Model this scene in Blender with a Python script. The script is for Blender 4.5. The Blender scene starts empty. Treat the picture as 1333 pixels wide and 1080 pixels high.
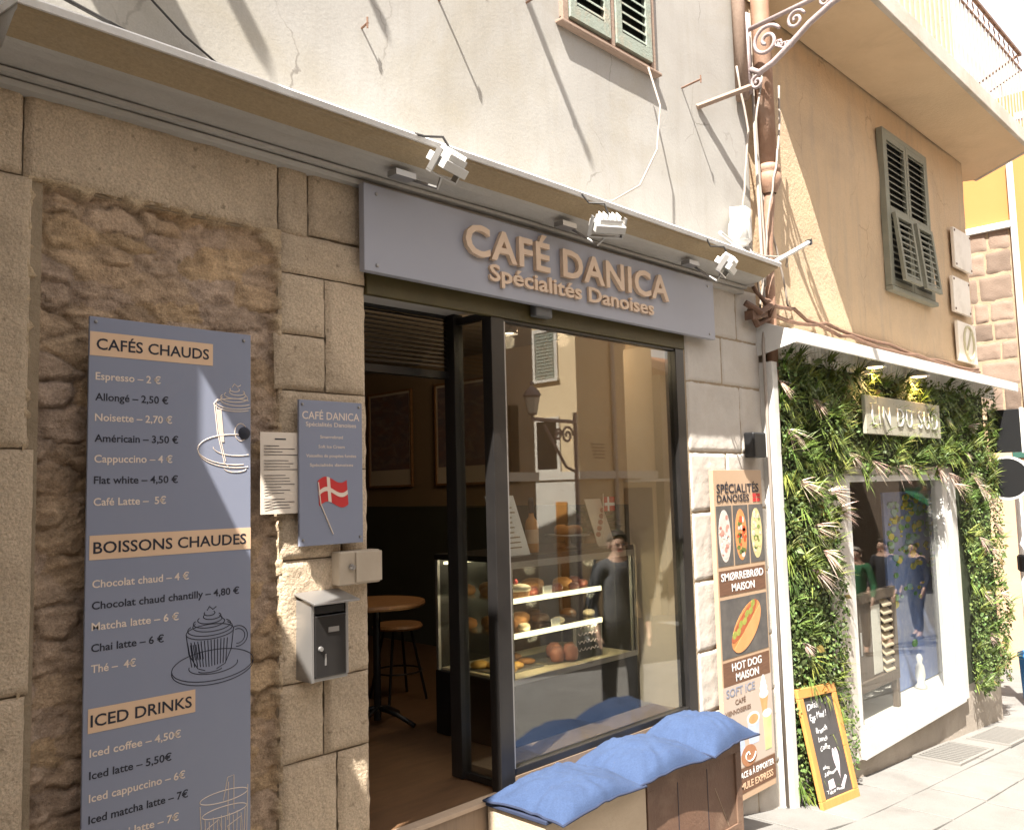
import bpy, bmesh, math, random
import numpy as np
from mathutils import Vector, Matrix, noise
R = math.radians
sc = bpy.context.scene
col = sc.collection
rnd = random.Random(7)

# ---------------------------------------------------------------- camera, sky, sun, exposure
YAW, PIT, ROL, FPX = R(44.2420), R(4.9890), R(-1.4792), 1130.0
fw = Vector((math.cos(PIT)*math.cos(YAW), math.cos(PIT)*math.sin(YAW), math.sin(PIT)))
r0 = Vector((math.sin(YAW), -math.cos(YAW), 0)); u0 = r0.cross(fw)
rt = math.cos(ROL)*r0 + math.sin(ROL)*u0; up = -math.sin(ROL)*r0 + math.cos(ROL)*u0
cam = bpy.data.objects.new('camera', bpy.data.cameras.new('camera')); col.objects.link(cam)
cam.matrix_world = Matrix(((rt.x, up.x, -fw.x, 0), (rt.y, up.y, -fw.y, -2.8), (rt.z, up.z, -fw.z, 0), (0, 0, 0, 1)))
cam.data.sensor_width = 36; cam.data.lens = FPX/1333*36; cam.data.clip_start = .05; cam.data.clip_end = 500
sc.camera = cam
SUN = Vector((.66, .28, -1.0)).normalized()            # the way the light travels
world = bpy.data.worlds.new('World'); sc.world = world; world.use_nodes = True
wn = world.node_tree.nodes; wl = world.node_tree.links
sky = wn.new('ShaderNodeTexSky'); sky.sky_type = 'NISHITA'; sky.sun_disc = False
sky.sun_elevation = math.asin(-SUN.z); sky.sun_rotation = math.atan2(-SUN.x, -SUN.y)
sky.dust_density = 5.0; sky.air_density = 1.0
hz = wn.new('ShaderNodeMix'); hz.data_type = 'RGBA'; hz.inputs[0].default_value = .6; hz.inputs[7].default_value = (7.6, 7.3, 6.9, 1)   # bright summer haze
wl.new(sky.outputs[0], hz.inputs[6]); wl.new(hz.outputs[2], wn['Background'].inputs[0]); wn['Background'].inputs[1].default_value = .072
sl = bpy.data.lights.new('sun', 'SUN'); sl.energy = 5.0; sl.angle = R(.53); sl.color = (1, .95, .87)
so = bpy.data.objects.new('sun', sl); col.objects.link(so); so.rotation_euler = SUN.to_track_quat('-Z', 'Y').to_euler()
so.location = (-20, -6, 30)
sc.view_settings.view_transform = 'Standard'; sc.view_settings.look = 'None'
sc.view_settings.exposure = 1.92; sc.view_settings.gamma = 1
sc.cycles.max_bounces = 10; sc.cycles.diffuse_bounces = 5; sc.cycles.transparent_max_bounces = 24
sc.cycles.sample_clamp_indirect = 6

# ---------------------------------------------------------------- helpers
def props(o, label=None, cat=None, group=None, kind=None):
    if label: o['label'] = label
    if cat: o['category'] = cat
    if group: o['group'] = group
    if kind: o['kind'] = kind
    return o
WL = {}
def thing(name, label, cat, loc=(0, 0, 0), group=None):
    o = bpy.data.objects.new(name, None); col.objects.link(o); o.location = loc; o.empty_display_size = .1
    WL[o.name] = Vector(loc)
    return props(o, label, cat, group)
def copy_tree(o, parent=None):
    c = o.copy(); col.objects.link(c)
    if parent: c.parent = parent
    WL[c.name] = WL.get(o.name, Vector())
    for ch in list(o.children): copy_tree(ch, c)
    return c
class MB:
    def __init__(s): s.v = []; s.f = []
    def add(s, vs, fs):
        n = len(s.v); s.v += [tuple(p) for p in vs]; s.f += [tuple(i+n for i in f) for f in fs]; return s
    def box(s, x0, x1, y0, y1, z0, z1):
        return s.add([(x0,y0,z0),(x1,y0,z0),(x1,y1,z0),(x0,y1,z0),(x0,y0,z1),(x1,y0,z1),(x1,y1,z1),(x0,y1,z1)],
              [(0,3,2,1),(4,5,6,7),(0,1,5,4),(1,2,6,5),(2,3,7,6),(3,0,4,7)])
    def obox(s, c, ax, ay, az):          # centre and three half vectors
        c, ax, ay, az = map(Vector, (c, ax, ay, az))
        p = [c+i*ax+j*ay+k*az for k in (-1,1) for j in (-1,1) for i in (-1,1)]
        return s.add(p, [(0,2,3,1),(4,5,7,6),(0,1,5,4),(1,3,7,5),(3,2,6,7),(2,0,4,6)])
    def prism(s, poly, a0, a1, axis='x'):  # polygon extruded along an axis; poly in the other two axes
        def P(u, v, a): return {'x': (a,u,v), 'y': (u,a,v), 'z': (u,v,a)}[axis]
        n = len(poly)
        return s.add([P(u,v,a0) for u,v in poly]+[P(u,v,a1) for u,v in poly],
              [tuple(range(n))[::-1], tuple(range(n,2*n))]+[(i,(i+1)%n,n+(i+1)%n,n+i) for i in range(n)])
    def tube(s, pts, r, seg=8, r1=None, cap=True, closed=False):
        pts = [Vector(p) for p in pts]; n = len(pts)
        rs = r if isinstance(r, (list, tuple)) else [r+(((r1 if r1 is not None else r)-r)*i/max(1, n-1)) for i in range(n)]
        t0 = (pts[1]-pts[0]).normalized(); a = Vector((0,0,1)) if abs(t0.z) < .9 else Vector((1,0,0))
        nn = t0.cross(a).normalized(); vs = []; fs = []
        for i, p in enumerate(pts):
            if closed: t = pts[(i+1) % n]-pts[i-1]
            else: t = pts[min(i+1,n-1)]-pts[max(i-1,0)]
            t = t.normalized() if t.length > 1e-9 else t0
            nn = (nn-t*nn.dot(t)).normalized(); b = t.cross(nn)
            for k in range(seg):
                w = 2*math.pi*k/seg; vs.append(p+rs[i]*(math.cos(w)*nn+math.sin(w)*b))
        for i in range(n if closed else n-1):
            j = (i+1) % n
            for k in range(seg): fs.append((i*seg+k, i*seg+(k+1)%seg, j*seg+(k+1)%seg, j*seg+k))
        if cap and not closed: fs += [tuple(range(seg))[::-1], tuple(range((n-1)*seg, n*seg))]
        return s.add(vs, fs)
    def lathe(s, prof, c, seg=20, axis='z'):
        vs = []; fs = []; n = len(prof)
        for k in range(seg):
            w = 2*math.pi*k/seg
            for r, h in prof:
                a, b = r*math.cos(w), r*math.sin(w)
                vs.append({'z': (c[0]+a,c[1]+b,c[2]+h), 'y': (c[0]+a,c[1]+h,c[2]+b), 'x': (c[0]+h,c[1]+a,c[2]+b)}[axis])
        for k in range(seg):
            for i in range(n-1): fs.append((k*n+i, ((k+1)%seg)*n+i, ((k+1)%seg)*n+i+1, k*n+i+1))
        return s.add(vs, fs)
    def grid(s, fn, nu, nv):
        vs = [fn(i/nu, j/nv) for j in range(nv+1) for i in range(nu+1)]
        return s.add(vs, [(j*(nu+1)+i, j*(nu+1)+i+1, (j+1)*(nu+1)+i+1, (j+1)*(nu+1)+i) for j in range(nv) for i in range(nu)])
    def build(s, name, mat, parent=None, bevel=0, smooth=False, seg=2, fix=True):
        off = Vector()
        if parent is not None: off = WL[parent.name]
        me = bpy.data.meshes.new(name)
        me.from_pydata([(v[0]-off.x, v[1]-off.y, v[2]-off.z) for v in s.v], [], s.f)
        if fix:
            bm = bmesh.new(); bm.from_mesh(me); bmesh.ops.recalc_face_normals(bm, faces=bm.faces); bm.to_mesh(me); bm.free()
        me.materials.append(mat)
        if smooth: me.shade_smooth()
        o = bpy.data.objects.new(name, me); col.objects.link(o)
        if parent is not None: o.parent = parent
        WL[o.name] = off
        if bevel:
            m = o.modifiers.new('bevel', 'BEVEL'); m.width = bevel; m.segments = seg; m.limit_method = 'ANGLE'; m.angle_limit = R(35)
        return o
def solid(name, label, cat, mb, mat, group=None, kind=None, **k):
    o = mb.build(name, mat, None, **k); return props(o, label, cat, group, kind)
def dup(o, loc=None, rz=None):
    c = copy_tree(o)
    if loc is not None: c.location = loc
    if rz is not None: c.rotation_euler = (0, 0, rz)
    return c

def ptext(name, s, x, y, z, mat, parent, h=None, w=None, ext=.0015, bold=0, align='LEFT', box=None, fn=None, lsp=1):
    """lettering as a mesh standing in the x-z plane and facing -y; h = cap height, w = total width"""
    cu = bpy.data.curves.new('lettering', 'FONT'); cu.body = s; cu.extrude = .5; cu.offset = bold; cu.resolution_u = 3
    cu.space_character = lsp
    ob = bpy.data.objects.new('lettering_curve', cu)
    me = bpy.data.meshes.new_from_object(ob)
    bpy.data.objects.remove(ob); bpy.data.curves.remove(cu)
    co = np.empty(len(me.vertices)*3); me.vertices.foreach_get('co', co); co = co.reshape(-1, 3)
    cap = .69
    sz = h/cap
    x0, x1 = co[:,0].min(), co[:,0].max()
    sx = sz if w is None else w/(x1-x0)
    X = (co[:,0]-x0)*sx
    if align == 'CENTER': X -= (x1-x0)*sx/2
    if align == 'RIGHT': X -= (x1-x0)*sx
    off = WL[parent.name] if parent is not None else Vector()
    P = np.stack([x+X, y-(co[:,2]+.5)*ext, z+co[:,1]*sz], 1)
    if fn is not None: P = np.array([fn(*p) for p in P])
    P -= np.array(off)
    me.vertices.foreach_set('co', P.reshape(-1)); me.update()
    me.materials.clear(); me.materials.append(mat); me.name = name
    o = bpy.data.objects.new(name, me); col.objects.link(o)
    if parent is not None: o.parent = parent
    WL[o.name] = off
    return o

# ---------------------------------------------------------------- materials
def mat(name, c, rough=.7, c2=None, scale=6, detail=6, contrast=.5, stain=None, sscale=1.2, samt=.5, bump=0, bscale=60, bdist=.01,
        metal=0, pits=0, spec=.4, fine=0, attr=None, stretch=None, streak=None, crack=0):
    m = bpy.data.materials.new(name); m.use_nodes = True
    N = m.node_tree.nodes; L = m.node_tree.links; b = N['Principled BSDF']
    b.inputs['Roughness'].default_value = rough; b.inputs['Metallic'].default_value = metal
    b.inputs['Specular IOR Level'].default_value = spec
    b.inputs['Base Color'].default_value = (*c, 1)
    tc = N.new('ShaderNodeTexCoord'); src = tc.outputs['Object']
    if stretch:
        mp = N.new('ShaderNodeMapping'); mp.inputs['Scale'].default_value = stretch; L.new(src, mp.inputs['Vector']); src = mp.outputs[0]
    def nz(sc_, d=6, rg=.6, dist=0):
        n = N.new('ShaderNodeTexNoise'); n.inputs['Scale'].default_value = sc_; n.inputs['Detail'].default_value = d
        n.inputs['Roughness'].default_value = rg; n.inputs['Distortion'].default_value = dist; L.new(src, n.inputs['Vector']); return n.outputs['Fac']
    def ramp(f, a, bb):
        r = N.new('ShaderNodeMapRange'); r.inputs['From Min'].default_value = a; r.inputs['From Max'].default_value = bb; L.new(f, r.inputs['Value']); return r.outputs[0]
    def mix(f, A, B, mode='MIX'):
        x = N.new('ShaderNodeMix'); x.data_type = 'RGBA'; x.blend_type = mode
        if isinstance(f, float): x.inputs[0].default_value = f
        else: L.new(f, x.inputs[0])
        for i, q in ((6, A), (7, B)):
            if isinstance(q, tuple): x.inputs[i].default_value = (*q, 1)
            else: L.new(q, x.inputs[i])
        return x.outputs[2]
    cur = c
    if c2: cur = mix(ramp(nz(scale, detail), .5-contrast*.4, .5+contrast*.4), c, c2)
    if stain: 
        f = ramp(nz(sscale, 8, .65, .6), .48, .75)
        k = N.new('ShaderNodeMath'); k.operation = 'MULTIPLY'; k.inputs[1].default_value = samt; L.new(f, k.inputs[0])
        cur = mix(k.outputs[0], cur, stain)
    if streak:
        mp = N.new('ShaderNodeMapping'); mp.inputs['Scale'].default_value = (3.2, 3.2, .28); L.new(tc.outputs['Object'], mp.inputs['Vector'])
        q = N.new('ShaderNodeTexNoise'); q.inputs['Scale'].default_value = 2.2; q.inputs['Detail'].default_value = 8; q.inputs['Roughness'].default_value = .7; L.new(mp.outputs[0], q.inputs['Vector'])
        k = N.new('ShaderNodeMath'); k.operation = 'MULTIPLY'; k.inputs[1].default_value = .55; L.new(ramp(q.outputs['Fac'], .5, .72), k.inputs[0]); cur = mix(k.outputs[0], cur, streak)
    if crack:
        w = N.new('ShaderNodeTexNoise'); w.inputs['Scale'].default_value = 3.5; w.inputs['Detail'].default_value = 6; L.new(src, w.inputs['Vector'])
        ad = N.new('ShaderNodeMix'); ad.data_type = 'VECTOR'; ad.inputs[0].default_value = .22; L.new(src, ad.inputs[4]); L.new(w.outputs['Color'], ad.inputs[5])
        v = N.new('ShaderNodeTexVoronoi'); v.feature = 'DISTANCE_TO_EDGE'; v.inputs['Scale'].default_value = 1.7; L.new(ad.outputs[1], v.inputs['Vector'])
        f1 = N.new('ShaderNodeMapRange'); f1.inputs['From Min'].default_value = .002; f1.inputs['From Max'].default_value = .007; f1.inputs['To Min'].default_value = 1; f1.inputs['To Max'].default_value = 0; L.new(v.outputs['Distance'], f1.inputs['Value'])
        k = N.new('ShaderNodeMath'); k.operation = 'MULTIPLY'; L.new(f1.outputs[0], k.inputs[0]); L.new(ramp(nz(1.3, 3), .5, .62), k.inputs[1])
        k2 = N.new('ShaderNodeMath'); k2.operation = 'MULTIPLY'; k2.inputs[1].default_value = crack; L.new(k.outputs[0], k2.inputs[0]); cur = mix(k2.outputs[0], cur, (c[0]*.25, c[1]*.22, c[2]*.2))
    if fine:
        f = ramp(nz(140, 3), .3, .7); g = mix(f, (1-fine,)*3, (1+fine*.4,)*3); cur = mix(1.0, cur, g, 'MULTIPLY')
    if attr:
        a = N.new('ShaderNodeAttribute'); a.attribute_name = attr; cur = mix(1.0, cur, a.outputs['Color'], 'MULTIPLY')
    if pits:
        v = N.new('ShaderNodeTexNoise'); v.inputs['Scale'].default_value = 28; v.inputs['Detail'].default_value = 4; L.new(src, v.inputs['Vector'])
        f = ramp(v.outputs['Fac'], .66, .74); k = N.new('ShaderNodeMath'); k.operation = 'MULTIPLY'; k.inputs[1].default_value = pits; L.new(f, k.inputs[0])
        cur = mix(k.outputs[0], cur, (c[0]*.3, c[1]*.28, c[2]*.25))
    if not isinstance(cur, tuple): L.new(cur, b.inputs['Base Color'])
    if bump:
        bp = N.new('ShaderNodeBump'); bp.inputs['Strength'].default_value = bump; bp.inputs['Distance'].default_value = bdist
        L.new(nz(bscale, 8, .65), bp.inputs['Height']); L.new(bp.outputs[0], b.inputs['Normal'])
    return m
def emit(name, c, s):
    m = bpy.data.materials.new(name); m.use_nodes = True; b = m.node_tree.nodes['Principled BSDF']
    b.inputs['Base Color'].default_value = (*c, 1); b.inputs['Emission Color'].default_value = (*c, 1); b.inputs['Emission Strength'].default_value = s
    return m
def glass(name, tint=(.93, .95, .94), base=.045, gain=.95):
    m = bpy.data.materials.new(name); m.use_nodes = True; N = m.node_tree.nodes; L = m.node_tree.links
    N.remove(N['Principled BSDF'])
    t = N.new('ShaderNodeBsdfTransparent'); t.inputs[0].default_value = (*tint, 1)
    g = N.new('ShaderNodeBsdfGlossy'); g.inputs['Roughness'].default_value = .0
    lw = N.new('ShaderNodeLayerWeight'); lw.inputs[0].default_value = .5
    p = N.new('ShaderNodeMath'); p.operation = 'POWER'; p.inputs[1].default_value = 5; L.new(lw.outputs['Facing'], p.inputs[0])
    q = N.new('ShaderNodeMath'); q.operation = 'MULTIPLY_ADD'; q.inputs[1].default_value = gain; q.inputs[2].default_value = base; L.new(p.outputs[0], q.inputs[0])
    x = N.new('ShaderNodeMixShader'); L.new(q.outputs[0], x.inputs[0]); L.new(t.outputs[0], x.inputs[1]); L.new(g.outputs[0], x.inputs[2])
    L.new(x.outputs[0], N['Material Output'].inputs[0]); return m
M = dict(
 plaster = mat('grey_white_plaster', (.41,.395,.37), .9, (.285,.268,.243), 1.2, 9, .8, stain=(.29,.255,.185), sscale=1.0, samt=.8, streak=(.29,.27,.235), crack=.55, bump=.16, bscale=55, bdist=.010, fine=.08),
 ashlar = mat('cut_limestone', (.69,.55,.395), .92, (.58,.45,.315), 3.5, 8, .9, stain=(.22,.165,.105), sscale=1.6, samt=.6, bump=1.0, bscale=75, bdist=.014, pits=.7, fine=.28),
 rubble = mat('rubble_stone', (.64,.505,.345), .95, (.52,.385,.235), 6, 10, .9, stain=(.33,.205,.095), sscale=3.2, samt=.5, bump=.9, bscale=110, bdist=.012, fine=.3, pits=.6, attr='tint'),
 mortar = mat('old_mortar', (.34,.265,.18), .95, (.26,.20,.13), 8, bump=.8, bscale=60),
 cornice = mat('weathered_cornice', (.47,.45,.42), .85, (.37,.35,.32), 3, 8, .8, stain=(.22,.19,.15), sscale=2.2, samt=.5, bump=.5, bscale=50, stretch=(.35,1,1)),
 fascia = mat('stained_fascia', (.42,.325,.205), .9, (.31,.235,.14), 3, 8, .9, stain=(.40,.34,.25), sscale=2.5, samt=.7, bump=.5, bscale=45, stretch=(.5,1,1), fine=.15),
 zinc = mat('pale_zinc', (.80,.79,.77), .6, (.68,.66,.63), 8, metal=.0, bump=.3, bscale=30),
 ochre = mat('ochre_plaster', (.62,.465,.305), .92, (.51,.37,.23), 1.4, 9, .9, streak=(.37,.31,.24), crack=.5, stain=(.38,.30,.215), sscale=.9, samt=.75, bump=.5, bscale=40, bdist=.015, fine=.12),
 balcony = mat('balcony_soffit', (.60,.45,.29), .9, (.52,.385,.245), 2, 8, .7, stain=(.38,.275,.175), sscale=1.6, samt=.5, bump=.4, bscale=35),
 balfront = mat('balcony_edge', (.50,.46,.41), .9, (.38,.335,.28), 3, stain=(.35,.28,.2), sscale=3, samt=.6, bump=.4),
 blue = mat('slate_blue_panel', (.225,.245,.315), .42, (.21,.228,.30), 2, stain=(.25,.26,.31), sscale=4, samt=.3, bump=.05, bscale=200, bdist=.001),
 bluesign = mat('grey_blue_fascia', (.33,.335,.38), .45, (.31,.315,.36), 1.5, stain=(.36,.355,.385), sscale=3, samt=.3),
 tan = mat('peach_band', (.66,.46,.305), .55, (.63,.43,.28), 8),
 ink = mat('dark_print', (.016,.018,.03), .55),
 cream = mat('cream_print', (.68,.565,.47), .55),
 letter = mat('raised_letter_tan', (.68,.51,.37), .5, (.63,.465,.335), 6),
 whiteprint = mat('white_print', (.78,.77,.75), .5),
 paper = mat('paper_notice', (.66,.575,.48), .7, (.62,.54,.45), 5),
 red = mat('red_print', (.50,.03,.03), .5),
 olive = mat('olive_beam', (.085,.066,.022), .5, (.06,.047,.016), 5, bump=.15),
 darkmetal = mat('dark_frame', (.013,.012,.012), .3, (.02,.018,.017), 8, spec=.5),
 steel = mat('brushed_steel', (.34,.33,.32), .35, metal=.7),
 white = mat('white_paint', (.60,.59,.57), .45, (.53,.52,.495), 6, fine=.04),
 offwhite = mat('offwhite_plaster', (.54,.50,.45), .85, (.45,.41,.365), 4, stain=(.45,.39,.32), samt=.5, sscale=3, bump=.3, bscale=50, fine=.08),
 beigebox = mat('beige_plastic', (.44,.37,.285), .6, (.37,.305,.23), 8),
 soffit = mat('grey_soffit', (.42,.40,.38), .7),
 oak = mat('oak_floor', (.17,.095,.05), .42, (.095,.052,.028), 3, 8, .7, stretch=(1.5,9,1), bump=.15),
 riser = mat('brown_tile', (.23,.165,.115), .5, (.17,.12,.085), 6, stretch=(8,1,1)),
 tread = mat('step_edge', (.47,.36,.27), .7, (.40,.30,.22), 12),
 inwall = mat('tan_interior', (.31,.22,.135), .8, (.28,.195,.12), 2),
 wainscot = mat('green_grey_wainscot', (.075,.082,.068), .6, (.065,.07,.058), 2),
 ceiling = mat('interior_ceiling', (.26,.21,.16), .8),
 curtain = mat('tan_reveal', (.44,.365,.28), .8, (.40,.33,.25), 3),
 wood = mat('table_wood', (.32,.165,.07), .45, (.20,.10,.04), 6, stretch=(1,8,8)),
 black = mat('black_enamel', (.012,.012,.013), .4),
 blackgloss = mat('gloss_black', (.012,.011,.011), .12, spec=.6),
 denim = mat('denim_cotton', (.043,.072,.150), .95, (.030,.052,.115), 7, 8, .7, bump=.5, bscale=160, bdist=.003, fine=.2),
 navy = mat('navy_pad', (.02,.028,.06), .9, (.026,.035,.07), 20),
 brown = mat('brown_panel', (.155,.085,.055), .6, (.105,.06,.04), 5, 8, .8, stain=(.24,.16,.11), sscale=4, samt=.7, bump=.3, bscale=60),
 benchstone = mat('bench_stone', (.52,.42,.31), .85, (.45,.355,.255), 5, 8, .7, stain=(.33,.24,.16), sscale=3, samt=.4, bump=.4, bscale=60),
 slate = mat('chalk_slate', (.045,.042,.043), .7, (.075,.07,.07), 7, 8, .8),
 chalk = mat('chalk_white', (.72,.71,.72), .9),
 chalkpink = mat('chalk_pink', (.66,.56,.62), .9),
 ptan = mat('poster_peach', (.45,.315,.21), .55, (.42,.29,.19), 4),
 pine = mat('orange_pine', (.58,.28,.085), .45, (.48,.215,.055), 5, 8, .7, stretch=(8,8,1), bump=.1),
 shutter = mat('faded_shutter', (.25,.25,.195), .75, (.18,.18,.14), 6, 8, .8, stain=(.24,.22,.17), sscale=5, samt=.6, bump=.3, bscale=80),
 shutgreen = mat('peeling_green_shutter', (.30,.335,.285), .8, (.20,.23,.19), 9, 8, .9, stain=(.40,.30,.22), sscale=9, samt=.85, bump=.5, bscale=80),
 rustwood = mat('weathered_red_wood', (.34,.25,.195), .85, (.23,.16,.12), 9, 8, .9, bump=.4, stretch=(1,6,6)),
 marble = mat('marble_plaque', (.80,.74,.66), .5, (.74,.67,.58), 5, stain=(.42,.35,.28), samt=.4, sscale=6),
 terracotta = mat('terracotta_pipe', (.33,.20,.135), .7, (.25,.14,.09), 6, 8, .8, stain=(.42,.33,.27), sscale=4, samt=.5, bump=.3),
 iron = mat('weathered_iron', (.40,.34,.345), .6, (.27,.21,.20), 25, 8, .9, bump=.4, bscale=90, metal=.2),
 grate = mat('dark_grate', (.20,.19,.175), .6), baluster = mat('grey_baluster', (.33,.31,.29), .6, (.24,.22,.20), 12), rust = mat('rusty_rail', (.20,.11,.07), .7, (.12,.07,.05), 20, bump=.3),
 cable = mat('grey_cable', (.30,.26,.225), .6), blackcable = mat('black_cable', (.03,.027,.025), .6),
 street = mat('pale_paving', (.225,.217,.205), .85, (.165,.158,.147), 1.3, 8, .7, stain=(.11,.102,.092), sscale=1.4, samt=.6, bump=.35, bscale=45, fine=.15),
 plinth = mat('cement_plinth', (.42,.37,.315), .9, (.33,.285,.235), 3, 8, .8, stain=(.22,.185,.15), sscale=2.5, samt=.6, bump=.5, bscale=45),
 yellow = mat('yellow_render', (.40,.19,.06), .85, (.37,.175,.053), 1.2, bump=.2),
 quoin = mat('pinkish_stone', (.24,.18,.14), .9, (.18,.135,.105), 4, 8, .8, stain=(.22,.165,.13), sscale=3, samt=.5, bump=.7, bscale=50, fine=.15, attr='tint'),
 tanwall = mat('tan_wall', (.52,.36,.235), .9, (.46,.31,.20), 1.5, bump=.3),
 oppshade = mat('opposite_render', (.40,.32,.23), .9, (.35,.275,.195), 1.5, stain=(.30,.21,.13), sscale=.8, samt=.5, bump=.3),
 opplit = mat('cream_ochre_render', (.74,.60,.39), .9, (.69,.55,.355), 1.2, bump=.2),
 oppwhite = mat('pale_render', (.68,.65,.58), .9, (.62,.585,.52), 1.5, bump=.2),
 roof = mat('clay_roof', (.33,.15,.085), .85, (.25,.11,.065), 6, bump=.5, bscale=20),
 leafA = mat('box_leaf', (.155,.215,.075), .45, (.07,.11,.036), 30, attr='tint'),
 fern = mat('fern_blade', (.16,.22,.06), .5, (.07,.11,.032), 20, attr='tint'),
 frond = mat('dried_frond', (.56,.46,.37), .8, (.60,.46,.37), 14, attr='tint'),
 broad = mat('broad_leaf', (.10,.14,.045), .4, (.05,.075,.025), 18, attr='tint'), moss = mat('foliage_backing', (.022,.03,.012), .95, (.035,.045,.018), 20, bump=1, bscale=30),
 louvrewood = mat('grey_brown_wood', (.155,.115,.085), .6, (.11,.08,.06), 6, stretch=(8,8,1)),
 green = mat('plant_green', (.04,.085,.03), .5, (.025,.055,.02), 10),
 skin = mat('skin', (.52,.33,.24), .55), hair = mat('dark_hair', (.055,.035,.022), .6, (.03,.02,.012), 40, bump=.6, bscale=120),
 grey_cloth = mat('grey_shirt', (.10,.10,.105), .9, (.08,.08,.085), 12, bump=.3), trousers = mat('black_trousers', (.015,.015,.018), .9),
 green_cloth = mat('green_jumper', (.03,.14,.06), .9), dark_cloth = mat('dark_jacket', (.02,.02,.025), .9),
 glass = glass('shop_glass', (.86,.87,.85), .125, .8), glass2 = glass('front_glass', (.93,.94,.93), .035, .7), clear = glass('clear_glass', (.95,.97,.95), .03, .8),
 bread = mat('baked_crust', (.38,.18,.06), .6, (.26,.11,.035), 25, bump=.5, bscale=60),
 custard = mat('golden_pastry', (.62,.36,.09), .5, (.5,.26,.06), 20, bump=.3),
 pinkcake = mat('pink_brown_cake', (.42,.17,.12), .5, (.3,.11,.08), 20),
 shelf = mat('glass_shelf_edge', (.55,.56,.42), .3),
 tray = mat('pale_tray', (.60,.50,.36), .5),
 lampglow = emit('lamp_glow', (1, .86, .62), 9), warmglow = emit('warm_lamp', (1, .66, .30), 7), strip = emit('case_strip_light', (1, .86, .55), .9),
 sensor = mat('grey_sensor', (.10,.10,.10), .4),
)
# ---------------------------------------------------------------- ground
GP = [(-40,-.9),(-12,-1.35),(0,-1.60),(3.4,-1.76),(4.2,-1.85),(5.16,-2.03),(6.3,-2.135),(10,-2.43),(14,-2.72),(40,-3.6),(160,-6)]
def gz(x):
    for (a, za), (b, zb) in zip(GP, GP[1:]):
        if x <= b: return za+(zb-za)*(x-a)/(b-a)
    return GP[-1][1]
def nse(x, y, z, s): return noise.noise(Vector((x*s, y*s, z*s)))
def fbm(x, y, z, s, o=4): return noise.fractal(Vector((x*s, y*s, z*s)), 1.0, 2.0, o)
xs = sorted(set([p[0] for p in GP]+[i*.25 for i in range(8, 48)]+[-30,-20,-8,-4,-2,-1,12.5,17,20,25,30,60,100]))
ys = [-120,-60,-30,-15,-9,-6,-4,-3]+[-2.6+.2*i for i in range(14)]+[.4,1,3,6,15,40,120]
mb = MB(); mb.v = [(x, y, gz(x)+(.006*fbm(x, y, 0, 1.4) if -3 < y < .5 and 1 < x < 12 else 0)) for y in ys for x in xs]
nx = len(xs); mb.f = [(j*nx+i, j*nx+i+1, (j+1)*nx+i+1, (j+1)*nx+i) for j in range(len(ys)-1) for i in range(nx-1)]
solid('street', 'pale sunlit sloping paving of the narrow old town street', 'street', mb, M['street'], kind='structure', smooth=True)
# paving slabs: separate flags laid with open joints, one sheet of pavement
mb = MB(); y = -.04; rows = [.42,.38,.45,.40,.42,.44]
for k, dy in enumerate(rows):
    x = 1.2+rnd.uniform(0, .5)
    while x < 11.5:
        w = rnd.uniform(.55, .95); e = .011; h = rnd.uniform(.006, .012)
        a, b, c, d = x+e, x+w-e, y-dy+e, y-e
        for (p, q) in (((a,c),(b,d)),):
            mb.add([(p[0],p[1],gz(p[0])+h),(q[0],p[1],gz(q[0])+h),(q[0],q[1],gz(q[0])+h),(p[0],q[1],gz(p[0])+h),
                    (p[0],p[1],gz(p[0])-.02),(q[0],p[1],gz(q[0])-.02),(q[0],q[1],gz(q[0])-.02),(p[0],q[1],gz(p[0])-.02)],
                   [(0,1,2,3),(4,5,1,0),(5,6,2,1),(6,7,3,2),(7,4,0,3)])
        x += w
    y -= dy
solid('pavement', 'worn pale stone flags along the shop fronts', 'pavement', mb, M['street'], kind='structure', bevel=.004)

def rough_block(mb, x0, x1, z0, z1, y, proud=.010, amp=.005, step=.014, gap=.0022):
    x0 += gap; x1 -= gap; z0 += gap; z1 -= gap; W, H = x1-x0, z1-z0
    sd = rnd.uniform(0, 50); tilt = rnd.uniform(-.004, .004)
    def fn(u, v):
        e = min(u*W, (1-u)*W, v*H, (1-v)*H); ee = e+.004*nse(u*W, v*H, sd, 22)
        k = 1-math.exp(-max(ee, 0)/.0045)
        return (x0+u*W, y+.006-k*(proud+.006)+amp*k*fbm(u*W+sd, v*H, sd, 13)+.5*amp*nse(u*W, v*H, sd, 60)+tilt*(u-.5), z0+v*H)
    mb.grid(fn, max(4, int(W/step)), max(4, int(H/step)))

# ---------------------------------------------------------------- cafe building
CB = thing('cafe_building', 'town house with rough grey white upper wall and cut stone ground floor of the café', 'building', (2.6, 0, -1.7))
mb = MB()
mb.grid(lambda u, v: (.30+4.93*u, .0-.008*fbm(4.9*u, 5*v, 0, .9, 2)-.0012*nse(5*u, 5*v, 3, 7), 1.30+5.2*v), 150, 150)
mb.build('plaster_wall', M['plaster'], CB, smooth=True)
MB().box(.30, 5.22, .03, 5.2, 1.36, 6.5).build('upper_storeys', M['plaster'], CB)
mb = MB()
mb.box(-.3, .86, .012, .4, -1.9, 1.3).box(.86, 1.66, .07, .4, -1.9, .97).box(.86, 2.05, .012, .4, .97, 1.3).box(1.66, 2.05, .012, .4, -1.9, .97)
mb.box(4.33, 5.23, .0, .4, -2.2, 1.3).box(2.05, 4.33, .10, .4, .90, 1.3)
mb.build('wall_core', M['mortar'], CB)
mb = MB()
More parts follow.
